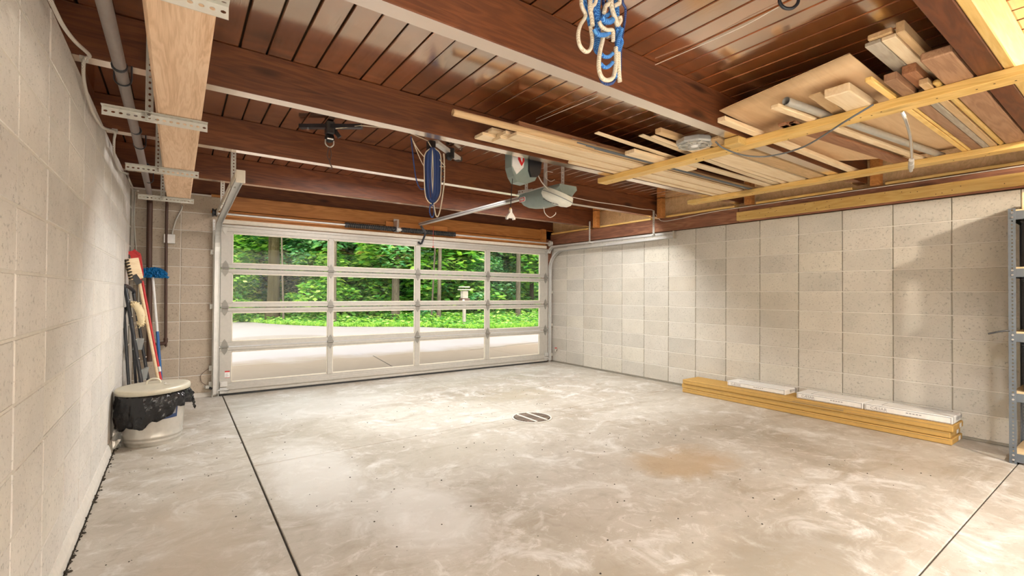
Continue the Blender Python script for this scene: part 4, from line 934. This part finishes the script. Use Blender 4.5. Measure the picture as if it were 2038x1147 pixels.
# ceiling hook
hk=thing('ceiling_hook','black open hook screwed into the ceiling boards at the top edge','hook',tuple(at(1568,5,Z=2.44)))
c=at(1570,-6,Z=2.45); part(MB().tube(smooth([c+Vector((0,0,.055)),c+Vector((0,0,.03))]+[c+Vector((.040*math.cos(a_)*.8,-.040*math.cos(a_)*.6,.040*math.sin(a_)-.01)) for a_ in [R_(q) for q in (80,30,-20,-70,-120,-170,-215)]],5),.007,8),'bent_rod',M['blackp'],hk)
o=MB().tube(smooth([at(1549,14,Z=2.49),at(1480,52,Z=2.485),at(1400,88,Z=2.49),at(1304,129,Y=1.655)],8),.0022,5).build('ceiling_wire',M['cable']); tag(o,'thin pale wire sagging from the ceiling hook to the big beam','wire')
o=MB().tube(smooth([at(1190,192,Z=2.49),at(1130,217,Z=2.487),at(1067,243,Z=2.49)],8),.0022,5).build('ceiling_wire',M['cable']); tag(o,'thin pale wire on the boards beyond the big beam, above the stored lumber','wire')
# ================================================================== LUMBER RACK
def runner(name,label,x0,x1,y0,y1,z0,z1,extra=None):
    t_=thing(name,label,'timber',((x0+x1)/2,(y0+y1)/2,z0)); part(MB().cbox(x0,y0,z0,x1,y1,z1,.003),'beam',M['yellow'],t_); 
    n_=MB(); random.seed(int(x0*100))
    for i in range(16):
        y=random.uniform(max(y0,.4),y1-.03); xx=random.uniform(x0+.015,x1-.015); n_.tube([(xx,y,z0+.001),(xx,y,z0-.001)],.0045,6)
    part(n_,'nail_hole',M['dark'],t_,None,'stuff'); return t_
RZ=2.2685
runner('rack_runner','long yellow pine runner nailed under the beams, nearer the camera',3.145,3.262,-1.2,3.05,RZ-.046,RZ)
runner('rack_runner','yellow pine runner carrying the lumber ends near the right wall',4.70,4.815,-1.2,3.16,RZ-.042,RZ)
o=MB().cbox(3.04,1.655,RZ-.05,3.140,1.76,RZ+.0,.004).build('wood_block',M['yellow']); tag(o,'short yellow block nailed beside the nearer runner under the big beam','wood block')
def lum(name,label,x0,x1,ya,yb,z0,t_,mat,y2=None,cat='lumber',c=.003,zr=0):
    """piece along X; ya..yb its width at x0; y2 optional shift in Y at the far end"""
    mb=MB(); s_=(y2 or 0)
    mb.cbox(x0,ya,z0,x1,yb,z0+t_,c)
    if s_ or zr: mb.v=[(x,y+s_*(x-x0)/(x1-x0),z+zr*(x-x0)/(x1-x0)) for x,y,z in mb.v]
    o=mb.build(name,mat); return tag(o,label,cat,'lumber stored on the runners')
Z0=RZ+.001
def tg(x0,x1,ya,yb,z0,t_,label):
    mb=MB(); h_=t_/2; poly=[(ya,z0),(yb-.002,z0),(yb-.002,z0+h_*.6),(yb+.004,z0+h_*.7),(yb+.004,z0+h_*1.3),(yb-.002,z0+h_*1.4),(yb-.002,z0+t_),(ya,z0+t_),(ya,z0+h_*1.4),(ya+.006,z0+h_*1.3),(ya+.006,z0+h_*.7),(ya,z0+h_*.6)]
    mb.prism(poly,lambda u,v:(x0,u,v),lambda u,v:(x1,u,v)); return tag(mb.build('floor_board',M['pale']),label,'board','lumber stored on the runners')
tg(1.845,4.93,2.535,2.643,Z0,.021,'widest pale tongue-and-groove board of the lower layer, beside the long pipe')
tg(1.80,4.93,2.664,2.772,Z0,.021,'middle pale tongue-and-groove board of the lower layer')
tg(2.60,4.93,2.796,2.852,Z0,.021,'shorter pale board against the beam, starting right of its neighbours')
tg(1.70,4.90,2.735,2.845,Z0+.023,.021,'pale grooved board of the upper layer whose end sticks out farthest left')
tg(1.81,4.90,2.615,2.725,Z0+.023,.021,'second grooved board of the upper layer, next to the farthest-left one')
tg(1.74,4.90,2.68,2.79,Z0+.046,.021,'topmost short-edged grooved board lying across the upper layer')
lum('two_by_four','reddish two-by-four lying on top of the pale board stack',1.90,4.85,2.585,2.69,Z0+.070,.05,M['redbrown'])
o=MB().tube([(1.37,2.555,Z0+.046),(3.0,2.50,Z0+.034),(4.92,2.465,Z0+.022)],.0215,14,cap=False).tube([(1.37,2.555,Z0+.046),(4.92,2.465,Z0+.022)],.0175,14,cap=False).build('long_pipe',M['tan']); tag(o,'long beige tube whose open end sticks out past the boards','pipe')
o=MB().tube([(2.16,2.573,Z0+.060),(2.52,2.566,Z0+.062)],.017,12,cap=False).tube([(2.16,2.573,Z0+.060),(2.5,2.566,Z0+.062)],.0135,12,cap=False).build('short_pipe',M['tan']); tag(o,'short beige pipe offcut lying against the long beige tube','pipe')
o=MB().tube([(2.36,2.548,Z0+.066),(2.6,2.545,Z0+.066)],.012,10).build('short_rod',M['galvd']); tag(o,'thin grey rod end poking out beside the pipe offcut','rod')
for i,(y,l) in enumerate(((2.428,'thin dark metal rod farthest from the long beige tube'),(2.441,'thin dark metal rod in the middle of three'),(2.454,'thin dark metal rod closest to the long beige tube'))):
    tag(MB().tube([(2.3+.1*i,y,Z0+.0055),(4.9,y+.01,Z0+.0055)],.0052,6).build('metal_rod',M['rack']),l,'rod','dark rods beside the tube')
def strip(label,x0,x1,y0a,y0b,y1a,y1b,zf,mat,t_=.006,name='trim_strip'):
    N=14; vs=[]; 
    for i in range(N+1):
        s_=i/N; x=x0+(x1-x0)*s_; ya=y0a+(y1a-y0a)*s_; yb=y0b+(y1b-y0b)*s_; z=zf(s_)
        vs+=[(x,ya,z),(x,yb,z),(x,yb,z+t_),(x,ya,z+t_)]
    fs=[(0,1,2,3),(4*N+3,4*N+2,4*N+1,4*N)]
    for i in range(N):
        for k in range(4): fs.append((4*i+k,4*i+4+k,4*i+4+(k+1)%4,4*i+(k+1)%4))
    return tag(MB().add(vs,[f[::-1] for f in fs]).build(name,mat),label,'lumber','lumber stored on the runners')
strip('bowed thin pale strip with a tapering tip above the dark gap',2.38,4.88,2.30,2.34,2.24,2.30,lambda s:Z0+.055*(1-s)**2+.006,M['pale'])
strip('second bowed thin strip lying just behind the tapering one',2.66,4.88,2.14,2.18,2.16,2.22,lambda s:Z0+.05*(1-s)**2+.006,M['pale'])
strip('bowed pale strip closest to the grey reel',2.72,4.88,2.09,2.125,2.09,2.14,lambda s:Z0+.045*(1-s)**2+.002,M['pale'])
lum('wood_offcut','short pale board offcut ending left of the nearer runner, beside the rods',2.79,3.6,2.325,2.42,Z0,.03,M['pale'])
lum('wide_board','pale wide board right of the nearer runner, next to the dark rods',3.30,4.88,2.235,2.30,Z0,.018,M['pale'])
lum('wood_offcut','narrow tan offcut standing up behind the grey reel',2.70,3.30,2.02,2.07,Z0+.05,.035,M['tan'])
lum('narrow_board','pale yellow board between the grey reel and the bowed strips',2.95,4.89,1.93,2.07,Z0,.02,M['pale'],)
lum('narrow_board','tan narrow board just beyond the big beam, right of the reel',3.0,4.87,1.775,1.90,Z0,.022,M['tan'])
# bay nearest the camera
lum('square_stick','pale square stick starting beside the yellow block under the big beam',2.72,4.82,1.565,1.618,Z0,.03,M['pale'],y2=-.02)
lum('square_stick','pale stick with an open-looking end beside the galvanised pipe',2.765,4.83,1.272,1.318,Z0,.022,M['pale'],y2=-.19)
o=MB().tube([(2.79,1.245,Z0+.030),(4.82,1.005,Z0+.0235)],.0225,16,cap=False).tube([(2.79,1.245,Z0+.030),(4.82,1.005,Z0+.0235)],.019,16,cap=False).build('steel_pipe',M['galvd']); tag(o,'galvanised steel pipe lying slantwise over the runners','pipe')
lum('wood_offcut','thick short block with a ragged tan end on the nearer runner',2.845,3.27,.955,1.075,Z0,.05,M['pale'],c=.005)
lum('wood_offcut','small stack of dark red offcuts tucked under the plywood',3.07,3.30,1.375,1.42,Z0,.014,M['redbrown'])
lum('wood_offcut','dark red offcut lying beside the smallest red one',3.10,3.32,1.325,1.368,Z0,.014,M['redbrown'])
lum('wide_board','brown flat board slanting under the plywood between the runners',3.10,4.85,1.335,1.43,Z0+.0,.018,M['redbrown'],y2=-.17)
strip('bowed tan strip beside the ragged block',2.84,3.27,1.09,1.15,1.10,1.16,lambda s:Z0+.035-.02*s,M['tan'])
# plywood sheet, bowed
N,K=18,10; vs=[]
def plyz(s,t_): return Z0+.050+.045*(1-s)**1.5 - .0*t_
for l in (0,.005):
    for i in range(N+1):
        for j in range(K+1):
            s_=i/N; t_=j/K; x=2.62+2.15*s_; y0_=.88-.02*s_; y1_=1.64; 
            if s_>.80: y1_=1.64-.5*((s_-.80)/.20)**1.6
            y=y0_+(y1_-y0_)*t_; vs.append((x-.0+.16*(1-s_)*(t_),y,plyz(s_,t_)+l-.0*t_))
n1=(N+1)*(K+1); fs=[]
for i in range(N):
    for j in range(K):
        a_=i*(K+1)+j; fs+=[(a_,a_+1,a_+K+2,a_+K+1),(n1+a_,n1+a_+K+1,n1+a_+K+2,n1+a_+1)]
edge=[i*(K+1) for i in range(N+1)]; edge2=[i*(K+1)+K for i in range(N+1)]
for e_ in (edge,edge2):
    for a_,b2 in zip(e_[:-1],e_[1:]): fs.append((a_,b2,n1+b2,n1+a_))
for st_ in (0,N*(K+1)):
    for j in range(K): fs.append((st_+j,st_+j+1,n1+st_+j+1,n1+st_+j))
tag(MB().add(vs,fs,0,True).build('plywood_sheet',M['ply']),'large bowed plywood sheet resting on the lumber rack','plywood','lumber stored on the runners')
lum('narrow_board','yellow stick ending level with the conduit, first of the right-hand sticks',2.79,4.82,.842,.872,Z0,.022,M['yellowx'])
lum('narrow_board','second thin yellow stick, hard against the brown flat board',3.27,4.82,.822,.838,Z0,.026,M['yellowx'])
lum('narrow_board','brown flat board between the yellow sticks and the grey strip',2.87,4.82,.765,.818,Z0,.04,M['brown'])
lum('narrow_board','grey weathered strip right of the brown flat board',3.2,4.82,.728,.762,Z0,.03,M['grey'])
lum('wood_offcut','short red-brown offcut with a pale sawn face on the nearer runner',2.93,3.27,.705,.762,Z0+.032,.045,M['redbrown'])
lum('narrow_board','honey-coloured strip between the grey strip and the rounded moulding',3.05,4.82,.688,.725,Z0,.03,M['tan'])
lum('moulding','rounded yellow moulding beside the wide brown plank',3.10,4.82,.655,.684,Z0,.028,M['yellowx'],c=.009)
lum('wide_plank','wide worn brown plank with a chipped pale end beside the nearest beam',2.75,4.86,.540,.648,Z0,.04,M['brown'],c=.006)
bt=thing('shingle_bundle','bundle of three pale and tan boards raised above the brown offcuts','lumber',(2.9,.74,Z0+.075),'lumber stored on the runners')
part(MB().cbox(2.575,.745,Z0+.078,3.55,.805,Z0+.098,.003),'board',M['grey'],bt); part(MB().cbox(2.575,.69,Z0+.078,3.55,.742,Z0+.098,.003),'board',M['pale'],bt); part(MB().cbox(2.56,.70,Z0+.100,3.55,.79,Z0+.125,.004),'board',M['tan'],bt); part(MB().cbox(2.56,.655,Z0+.085,3.5,.686,Z0+.135,.003),'board',M['tan'],bt)
# grey reel on the runner
rc=at(1379,285,Z=2.275)
rl_=thing('cable_reel','flat grey octagonal reel with a round pale hub by the big beam','reel',(rc.x,rc.y,2.27))
RM=Matrix.Translation((rc.x+.02,rc.y+.0,2.262))
part(MB().lathe([(.0,.0),(.030,.0),(.030,-.006),(.045,-.008),(.050,.004),(.085,.006),(.118,.0),(.125,.012),(.125,.038),(.11,.046),(0,.046)],(0,0,0),8,M=RM,smooth=False),'spool',M['hose'],rl_)
part(MB().lathe([(.0,-.010),(.022,-.010),(.028,-.004),(.022,0),(0,0)],(0,0,0),20,M=RM),'hub',M['white'],rl_)
mb=MB()
for k in range(8):
    a_=k*math.pi/4+.2; mb.bar(RM@Vector((.05*math.cos(a_),.05*math.sin(a_),-.001)),RM@Vector((.115*math.cos(a_),.115*math.sin(a_),-.001)),.012,.008)
mb.tube([RM@Vector((.095*math.cos(k*math.pi/10),.095*math.sin(k*math.pi/10),-.004)) for k in range(20)],.005,6,closed=True)
part(mb,'rib',M['galvd'],rl_)
o=MB().tube(smooth([at(1424,282,Z=2.262),at(1440,295,Z=2.215),at(1480,309,Z=2.18),at(1530,311,Z=2.17),at(1600,292,Z=2.17),at(1680,243,Z=2.185),at(1738,208,Z=2.23)],6),.0055,7).build('drooping_cable',M['rack']); tag(o,'dark cable drooping from the grey reel below the nearer runner','cable')
cd=thing('flexible_conduit','flexible steel conduit hanging from the runner with an end connector','conduit',tuple(at(1812,320,Z=2.16)))
part(MB().tube(smooth([at(1795,222,Z=2.215),at(1803,240,Z=2.18),at(1812,275,Z=2.165),at(1815,315,Z=2.165)],6),.009,8),'sheath',M['chrome'],cd)
p=at(1814,318,Z=2.165); q=at(1813,340,Z=2.165); part(MB().tube([p,p.lerp(q,.35)],.016,8).tube([p.lerp(q,.3),p.lerp(q,.7)],.020,6).tube([p.lerp(q,.7),q],.012,10),'connector',M['galv'],cd)
# ================================================================== CARTONS
def carton(label,x0,y0,x1,y1,z0,z1,mat,name,rz=0):
    t_=thing(name,label,'box',((x0+x1)/2,(y0+y1)/2,z0)); part(MB().cbox(x0,y0,z0,x1,y1,z1,.005),'shell',mat,t_); return t_
kx0,kx1=5.055,5.375
for i,(z0,z1,l,dx,dy) in enumerate(((.002,.051,'lowest long kraft carton on the floor by the right wall',.0,.0),(.0545,.1035,'middle long kraft carton of the three by the right wall',.006,.012),(.107,.158,'top long kraft carton carrying the white boxes',-.004,-.006))):
    t_=carton(l,kx0+dx,1.00+dy,kx1,3.46+dy,z0,z1,M['kraft'],'long_carton')
    part(MB().box(kx0+dx-.0012,1.02,(z0+z1)/2+.012,kx0+dx+.001,3.44,(z0+z1)/2+.0135),'flap_seam',M['ink'],t_)
    part(MB().box(kx1-.12,1.00+dy-.0012,z0+.008,kx1-.06,1.00+dy+.001,z1-.008),'shipping_label',M['white'],t_,'white shipping label on the end')
    if i==2:
        mb=MB()
        for k in range(2): mb.box(kx0+dx-.0012,1.75+.0*k,z0+.016+k*.007,kx0+dx+.001,2.30-.1*k,z0+.0185+k*.007)
        mb.box(kx0+dx-.0012,1.38,z0+.012,kx0+dx+.001,1.72,z0+.0138); part(mb,'print_line',M['ink'],t_)
        text('FLOORING',.016,(kx0+dx-.0008,2.30,z1-.020),(0,-1,0),(0,0,1),M['ink'],t_) if False else None
def white_box(label,ya,yb,xs,zb,h_):
    x0,x1=xs; t_=carton(label,x0,ya,x1,yb,zb,zb+h_,M['carton'],'tile_box'); fx=x0-.0008
    mb=MB(); e=.0025; L0,L1=ya+.012,yb-.012; za,zb2=zb+.006,zb+h_-.006
    for a_,b2 in ((za,za+e),(zb2-e,zb2)): mb.box(fx-.0004,L0,a_,fx+.001,L1,b2)
    for a_ in (L0,L1): mb.box(fx-.0004,a_-e/2,za,fx+.001,a_+e/2,zb2)
    tz=zb+h_; xa,xb=x0+.035,x1-.045
    for a_ in (xa,xb): mb.box(a_-e/2,ya+.08,tz-.001,a_+e/2,yb-.12,tz+.0006)
    mb.box(xa,yb-.122,tz-.001,xb,yb-.119,tz+.0006)
    mb.box(x1-.10,ya-.0006,zb+.01,x1-.097,ya+.001,zb+h_-.008)
    part(mb,'border_line',M['ink'],t_,None,'stuff')
    text('CÆSAR',h_*.62,(fx-.0006,yb-.045,zb+h_*.28),(0,-1,0),(0,0,1),M['inkl'],t_)
    text('·ONE·23',h_*.30,(fx-.0006,yb-.33,zb+h_*.38),(0,-1,0),(0,0,1),M['ink'],t_) if False else None
    mb=MB(); random.seed(int(ya*50))
    for k in range(5): 
        y_=yb-.30-.022*k; mb.box(fx-.0004,y_-.015,zb+h_*.48,fx+.001,y_,zb+h_*.62)
    for k in range(7): mb.box(x0+.10+k*.028,ya-.0006,zb+.02,x0+.115+k*.028,ya+.001,zb+.045)
    part(mb,'small_print',M['inkl'],t_,None,'stuff'); return t_
zz=.159
white_box('white printed tile box standing alone at the far end of the kraft cartons',2.30,2.93,(5.14,5.36),zz,.055)
white_box('middle white printed tile box on the kraft cartons, touching its neighbour',1.615,2.18,(5.11,5.36),zz,.058)
white_box('nearest white printed tile box, at the rack end of the kraft cartons',1.005,1.605,(5.105,5.36),zz,.060)
# ================================================================== STEEL RACK
rk=thing('shelf_rack','grey slotted-steel shelf rack at the right edge of the picture','rack',(5.12,.2,0))
def post(x,y,sx,sy):
    mb=MB(); perf(mb,(x,y,0),(0,0,1),(0,sy,0),1.835,.036,pitch=.0262,hw=.010,hl=.013); perf(mb,(x,y,0),(0,0,1),(sx,0,0),1.835,.036,pitch=.0262,hw=.010,hl=.013); return mb
for x,y,sx,sy in ((4.89,.66,1,-1),(5.36,.66,-1,-1),(4.89,-.26,1,1),(5.36,-.26,-1,1)): part(post(x,y,sx,sy),'post',M['rack'],rk)
SZ=[1.815,1.40,.935,.505,.075]
for z in SZ:
    mb=MB()
    for x,s_ in ((4.893,1),(5.357,-1)): mb.box(x,-.25,z-.062,x+.002*s_,.655,z); mb.box(x,-.25,z-.062,x+.02*s_,.655,z-.060)
    for y,s_ in ((.656,-1),(-.256,1)): mb.box(4.893,y,z-.062,5.357,y+.002*s_,z)
    part(mb,'shelf_frame',M['rack'],rk)
    part(MB().cbox(4.90,-.25,z-.004,5.35,.648,z+.012,.002),'shelf_board',M['particle'],rk)
mb=MB()
for z in SZ:
    for dz in (-.012,-.045):
        mb.tube([(4.8905,.641,z+dz),(4.884,.641,z+dz)],.0075,6)
pieces(mb,'bolt',M['chrome'],rk)
o=MB().cbox(4.93,.20,1.829,5.30,.60,1.95,.004).build('top_carton',M['pale']); tag(o,'tan carton on the top shelf of the grey rack','box')
for z,h_,l in ((1.40,.33,'black bin on the second shelf of the grey rack'),(.935,.38,'black bin on the middle shelf of the grey rack'),(.505,.34,'black bin on the second shelf up from the rack foot')):
    t_=thing('storage_bin',l,'bin',(5.1,.3,z+.012)); part(MB().cbox(4.925,-.22,z+.0125,5.33,.595,z+h_,.012),'tub',M['black'],t_); part(MB().cbox(4.915,-.23,z+h_+.0,5.34,.605,z+h_+.018,.006),'rim',M['black'],t_)
o=MB().tube(smooth([(4.885,.655,.955),(4.86,.70,.945),(4.84,.76,.925)],5),[.006]*11,6).build('strap_end',M['black']); tag(o,'black strap end sticking out of the rack at mid height','strap')
# ================================================================== ADDED FILL LAMPS (unseen) and the bulb behind the photographer
for x,y,l in ((.40,-.9,'added white fill lamp on the ceiling behind the camera, left'),(2.6,-.95,'added white fill lamp on the ceiling behind the camera, middle')):
    t_=thing('fill_strip_lamp',l,'lamp',(x,y,2.5)); part(MB().cbox(x-.62,y-.14,2.42,x+.62,y+.14,2.494,.01),'body',M['white'],t_)
for x,l in ((1.75,'slim added fill lamp hidden in the beam bay before the door, left'),(3.85,'slim added fill lamp hidden in the beam bay before the door, right')):
    t_=thing('fill_strip_lamp',l,'lamp',(x,4.30,2.5)); part(MB().cbox(x-.62,4.23,2.445,x+.62,4.37,2.494,.006),'body',M['white'],t_)
t_=thing('bulb_holder','porcelain bulb holder on the ceiling behind the camera, right','lamp',(4.1,-.62,2.5)); part(MB().lathe([(.06,.10),(.055,.07),(.03,.06),(.025,.05)],(4.1,-.62,2.40),20),'base',M['white'],t_)
# ================================================================== OUTSIDE
GZ=-.05
gr=MB().box(-60,6.5,GZ-.5,80,90,GZ-.03).build('ground',M['soil']); tag(gr,kind='structure')
edge=[(-14,33),(-6,29),(-1.5,26.5),(1.9,22.7),(3.1,19.9),(4.4,17.8),(5.8,16.7),(7.1,15.9),(8.1,14.5),(8.9,13.9),(10,13.7),(12,13.9),(16,13.4),(24,13.2)]
ed=smooth([(x,y,0) for x,y in edge],5)
vs=[(p.x,p.y,GZ) for p in ed]+[(p.x,6.5,GZ) for p in ed]; n=len(ed); mb=MB().add(vs,[(i+n,i+1+n,i+1,i) for i in range(n-1)])
mb.add([(p.x,p.y,GZ) for p in ed]+[(p.x,p.y,GZ-.1) for p in ed],[(i,i+1,n+i+1,n+i) for i in range(n-1)])
dv=mb.build('driveway',M['drive']); tag(dv,kind='structure')
part(MB().box(-8,9.10,GZ-.001,24,9.125,GZ+.0015),'joint_line',M['mortar_grey'],dv); part(MB().bar((2.95,7.5,GZ),(3.15,9.1,GZ),.018,.003),'crack',M['dark'],dv); part(MB().bar((5.2,8.85,GZ),(8.6,9.6,GZ),.02,.003),'crack',M['dark'],dv)
def edge_y(x):
    for a_,b2 in zip(ed[:-1],ed[1:]):
        if a_.x<=x<=b2.x: return a_.y+(b2.y-a_.y)*(x-a_.x)/max(1e-6,b2.x-a_.x)
    return 14
def leafcloud(n,fn,smin,smax,droop=.3,seed=0):
    random.seed(seed); V=[];F=[]
    for i in range(n):
        p=Vector(fn()); s_=random.uniform(smin,smax); a_=random.uniform(0,2*math.pi); tl=random.uniform(-.7,.5)
        d_=Vector((math.cos(a_),math.sin(a_),-droop+random.uniform(-.3,.3))).normalized(); sd=d_.cross(Vector((0,0,1))).normalized(); sd=(sd+Vector((0,0,tl))).normalized()
        b0=len(V); V+=[p,p+d_*s_*.5+sd*s_*.3,p+d_*s_,p+d_*s_*.5-sd*s_*.3]; F.append((b0,b0+1,b0+2,b0+3))
    mb=MB(); mb.add(V,F); return mb
# grass fringe and ground cover
def fgrass():
    x=random.uniform(-4,17); d_=abs(random.gauss(0,.3)); return (x,edge_y(x)+d_+.02,GZ-.02+random.uniform(0,.05))
random.seed(31); V=[];F=[]
for i in range(26000):
    p=Vector(fgrass()); a_=random.uniform(0,6.28); h_=random.uniform(.05,.16); w_=random.uniform(.010,.024); s_=Vector((math.cos(a_),math.sin(a_),0)); ln_=Vector((random.gauss(0,.3),random.gauss(0,.3),1)).normalized()*h_
    b0=len(V); V+=[p-s_*w_,p+s_*w_,p+ln_]; F.append((b0,b0+1,b0+2))
tag(MB().add(V,F).build('grass_verge',M['grass']),'bright green grass along the edge of the driveway','grass',kind='stuff')
def fcover():
    x=random.uniform(-5,20); d_=random.uniform(.08,7); h_=.12+.30*min(1,d_/2.5)*(.6+.4*math.sin(x*2.1+d_*1.7)); return (x,edge_y(x)+d_,GZ+random.uniform(.02,h_))
tag(leafcloud(46000,fcover,.10,.22,.1,32).build('ground_cover',M['leaf']),'low leafy ground cover filling the forest edge behind the grass','plants',kind='stuff')
# foliage clumps (shared meshes)
def clump(seed,n,rx,ry,rz,smin,smax,mat):
    random.seed(seed); cs=[(random.uniform(-.8,.8)*rx,random.uniform(-.8,.8)*ry,random.uniform(-.75,.8)*rz,random.uniform(.3,.55)) for _ in range(16)]
    def fn():
        c_=random.choice(cs); th_=random.uniform(0,6.283); u=random.uniform(-1,1); q=math.sqrt(1-u*u); r_=c_[3]*random.uniform(.75,1.05)
        return (c_[0]+rx*r_*q*math.cos(th_),c_[1]+ry*r_*q*math.sin(th_),c_[2]+rz*r_*u*.7)
    o=leafcloud(n,fn,smin,smax,.25,seed+1).build('foliage',mat); me=o.data; bpy.data.objects.remove(o); return me
CL=[clump(41,5200,2.0,1.5,2.0,.16,.34,M['leaf']),clump(43,5200,2.2,1.5,1.8,.16,.32,M['leafcool']),clump(45,4800,1.8,1.4,2.2,.20,.40,M['leaf']),clump(47,4500,1.6,1.2,1.3,.14,.28,M['leafcool'])]
def trunk(x,y,r,h_,lean=(0,0),mat='bark',flare=1.25,seed=0):
    random.seed(seed); pts=[];rs=[]
    for i in range(9):
        t_=i/8; pts.append((x+lean[0]*t_*h_+random.uniform(-.02,.02)*r*4,y+lean[1]*t_*h_,GZ-.1+h_*t_)); rs.append(r*(1-.35*t_)*(flare if i==0 else 1))
    return MB().tube(pts,rs,12)
def tree(label,px,Y,wpx,h_=9,mat='bark',lean=(0,0),crown=True,seed=0,group=None,z0=0):
    p=at(px,600,Y=Y); dep=(Vector((p.x,p.y,1.2))-Vector((0,0,1.2))).dot(_F); r=wpx*dep/FPX/2
    t_=thing('tree',label,'tree',(p.x,p.y,GZ),group); part(trunk(p.x,p.y,r,h_,lean,mat,1.3,seed),'trunk',M[mat] if mat in M else M['bark'],t_)
    random.seed(seed+500)
    if crown:
        for k in range(3):
            o=bpy.data.objects.new('foliage',CL[(seed+k)%4]); col.objects.link(o); o.parent=t_; o.location=(random.uniform(-1.5,1.5)+lean[0]*4,random.uniform(-.3,1.6)+.8,random.uniform(3.0,6.0)); o.rotation_euler=(0,0,random.uniform(0,6)); s_=random.uniform(.8,1.2); o.scale=(s_,s_,s_)
    return t_
def trunk_fix(mb): return mb
tree('thick mossy tree trunk seen through the left column of panes',543,21.6,24,9,'barkmoss',(.01,0),True,1)
tree('dark tree trunk just right of the first door stile',676,24,15,9,'bark',(0,0),True,2)
tree('slender pale leaning trunk just right of the first door stile',666,18.6,7,8,'barkpale',(-.0,.0),False,3)
tree('pale thick trunk in the second column of panes',788,18.8,16,9,'barkpale',(-.006,0),True,4)
tree('thin straight pale trunk in the third column of panes',873,17.4,8,8,'barkpale',(.012,0),True,5)
tree('very thin pale sapling left of the straight trunk in the third column',858,17.2,4,6,'barkpale',(.05,0),False,6)
tree('dark trunk deep in the woods at the left, right of the mossy trunk',604,26,11,9,'bark',(0,0),True,7)
tree('thin pale green sapling close to the mossy trunk',565,20.6,4,7,'barkpale',(-.03,0),False,8)
tree('grey trunk beside the left edge of the first door stile',643,25,9,9,'bark',(0,0),True,9)
tree('brown trunk in the fourth column of panes',1031,17.4,10,9,'barkpale',(.004,0),True,10)
tree('dark trunk hugging the last door stile',980,20.5,12,9,'bark',(0,0),True,11)
tree('slim dark tree deep behind the third column of panes',936,24,8,9,'bark',(0,0),True,12)
tree('short crooked tree at the far right of the door',1058,18.6,9,8,'bark',(0,0),True,13)
tree('slim brown tree in the middle of the second column of panes',729,23,6,8,'barkmoss',(0,0),True,14)
# bushes: understory in front of and between the trunks
random.seed(77); gi=0
spots=[]
for px in range(440,1120,34):
    spots.append((px+random.uniform(-12,12),random.uniform(20.5,23.5)+(4.5 if 455<px<640 else 0),random.uniform(.75,1.15),random.uniform(.2,1.0)))
for px in range(430,1130,40):
    spots.append((px+random.uniform(-15,15),random.uniform(25,29),random.uniform(1.1,1.6),random.uniform(1.2,2.6)))
SH=[]
for i,(px,Y,s_,z) in enumerate(spots):
    p=at(px,600,Y=Y+ (1.5 if px<600 else -1.5 if px>900 else 0)); o=bpy.data.objects.new('forest_shrub',CL[i%4]); col.objects.link(o); o.location=(p.x,p.y,GZ+z+.9*s_); o.scale=(s_,s_,s_); o.rotation_euler=(0,0,random.uniform(0,6))
    SH.append((i<21,px,o))
ORD='first second third fourth fifth sixth seventh eighth ninth tenth eleventh twelfth thirteenth fourteenth fifteenth sixteenth seventeenth eighteenth nineteenth twentieth twenty-first twenty-second'.split()
for front in (True,False):
    for k,(f_,px,o) in enumerate(sorted([q for q in SH if q[0]==front],key=lambda q:q[1])):
        tag(o,('low leafy shrub of the front row behind the grass, %s from the left' if front else 'tall leafy shrub of the back row among the trunks, %s from the left')%ORD[k],'shrub','forest shrubs behind the driveway')
# distant foliage that closes the view
def fback():
    x=random.uniform(-12,46); y=36+random.uniform(0,6)-x*.25+2; return (x,y,random.uniform(0,13))
tag(leafcloud(52000,fback,.35,.85,.3,91).build('woodland_backdrop',M['leaf']),'dense distant woodland foliage behind the trees','woodland',kind='stuff')
hill=MB(); vs=[];N=24
for i in range(N+1):
    x=-40+110*i/N
    for j,(dy,z) in enumerate(((0,0),(4,4),(9,11),(16,17))): vs.append((x,43+dy-x*.22,GZ+z+.8*math.sin(i*1.3+j)))
hill.add(vs,[(i*4+j,(i+1)*4+j,(i+1)*4+j+1,i*4+j+1) for i in range(N) for j in range(3)],0,True); tag(hill.build('hillside',M['soil']),kind='structure')
# lantern-like garden post
p=at(924,600,Y=15.2)
gp=thing('garden_post','weathered bird feeder on a post at the forest edge, third column of panes','feeder',(p.x,p.y,GZ))
part(MB().cbox(p.x-.05,p.y-.05,GZ-.05,p.x+.05,p.y+.05,.80,.008),'post',M['grey'],gp)
part(MB().cbox(p.x-.16,p.y-.14,.80,p.x+.16,p.y+.14,1.0,.01),'box',M['rust'],gp); part(MB().cbox(p.x-.15,p.y-.15,.83,p.x-.08,p.y-.142,.96,.002),'pale_panel',M['white'],gp)
part(MB().cbox(p.x-.11,p.y-.1,1.0,p.x+.11,p.y+.1,1.28,.01),'body',M['grey'],gp)
part(MB().cbox(p.x-.20,p.y-.16,1.30,p.x+.20,p.y+.16,1.34,.008).cbox(p.x-.17,p.y-.13,1.40,p.x+.17,p.y+.13,1.44,.008),'roof',M['grey'],gp)
# remove helper meshes with no users
for me in list(bpy.data.meshes):
    if me.users==0: bpy.data.meshes.remove(me)
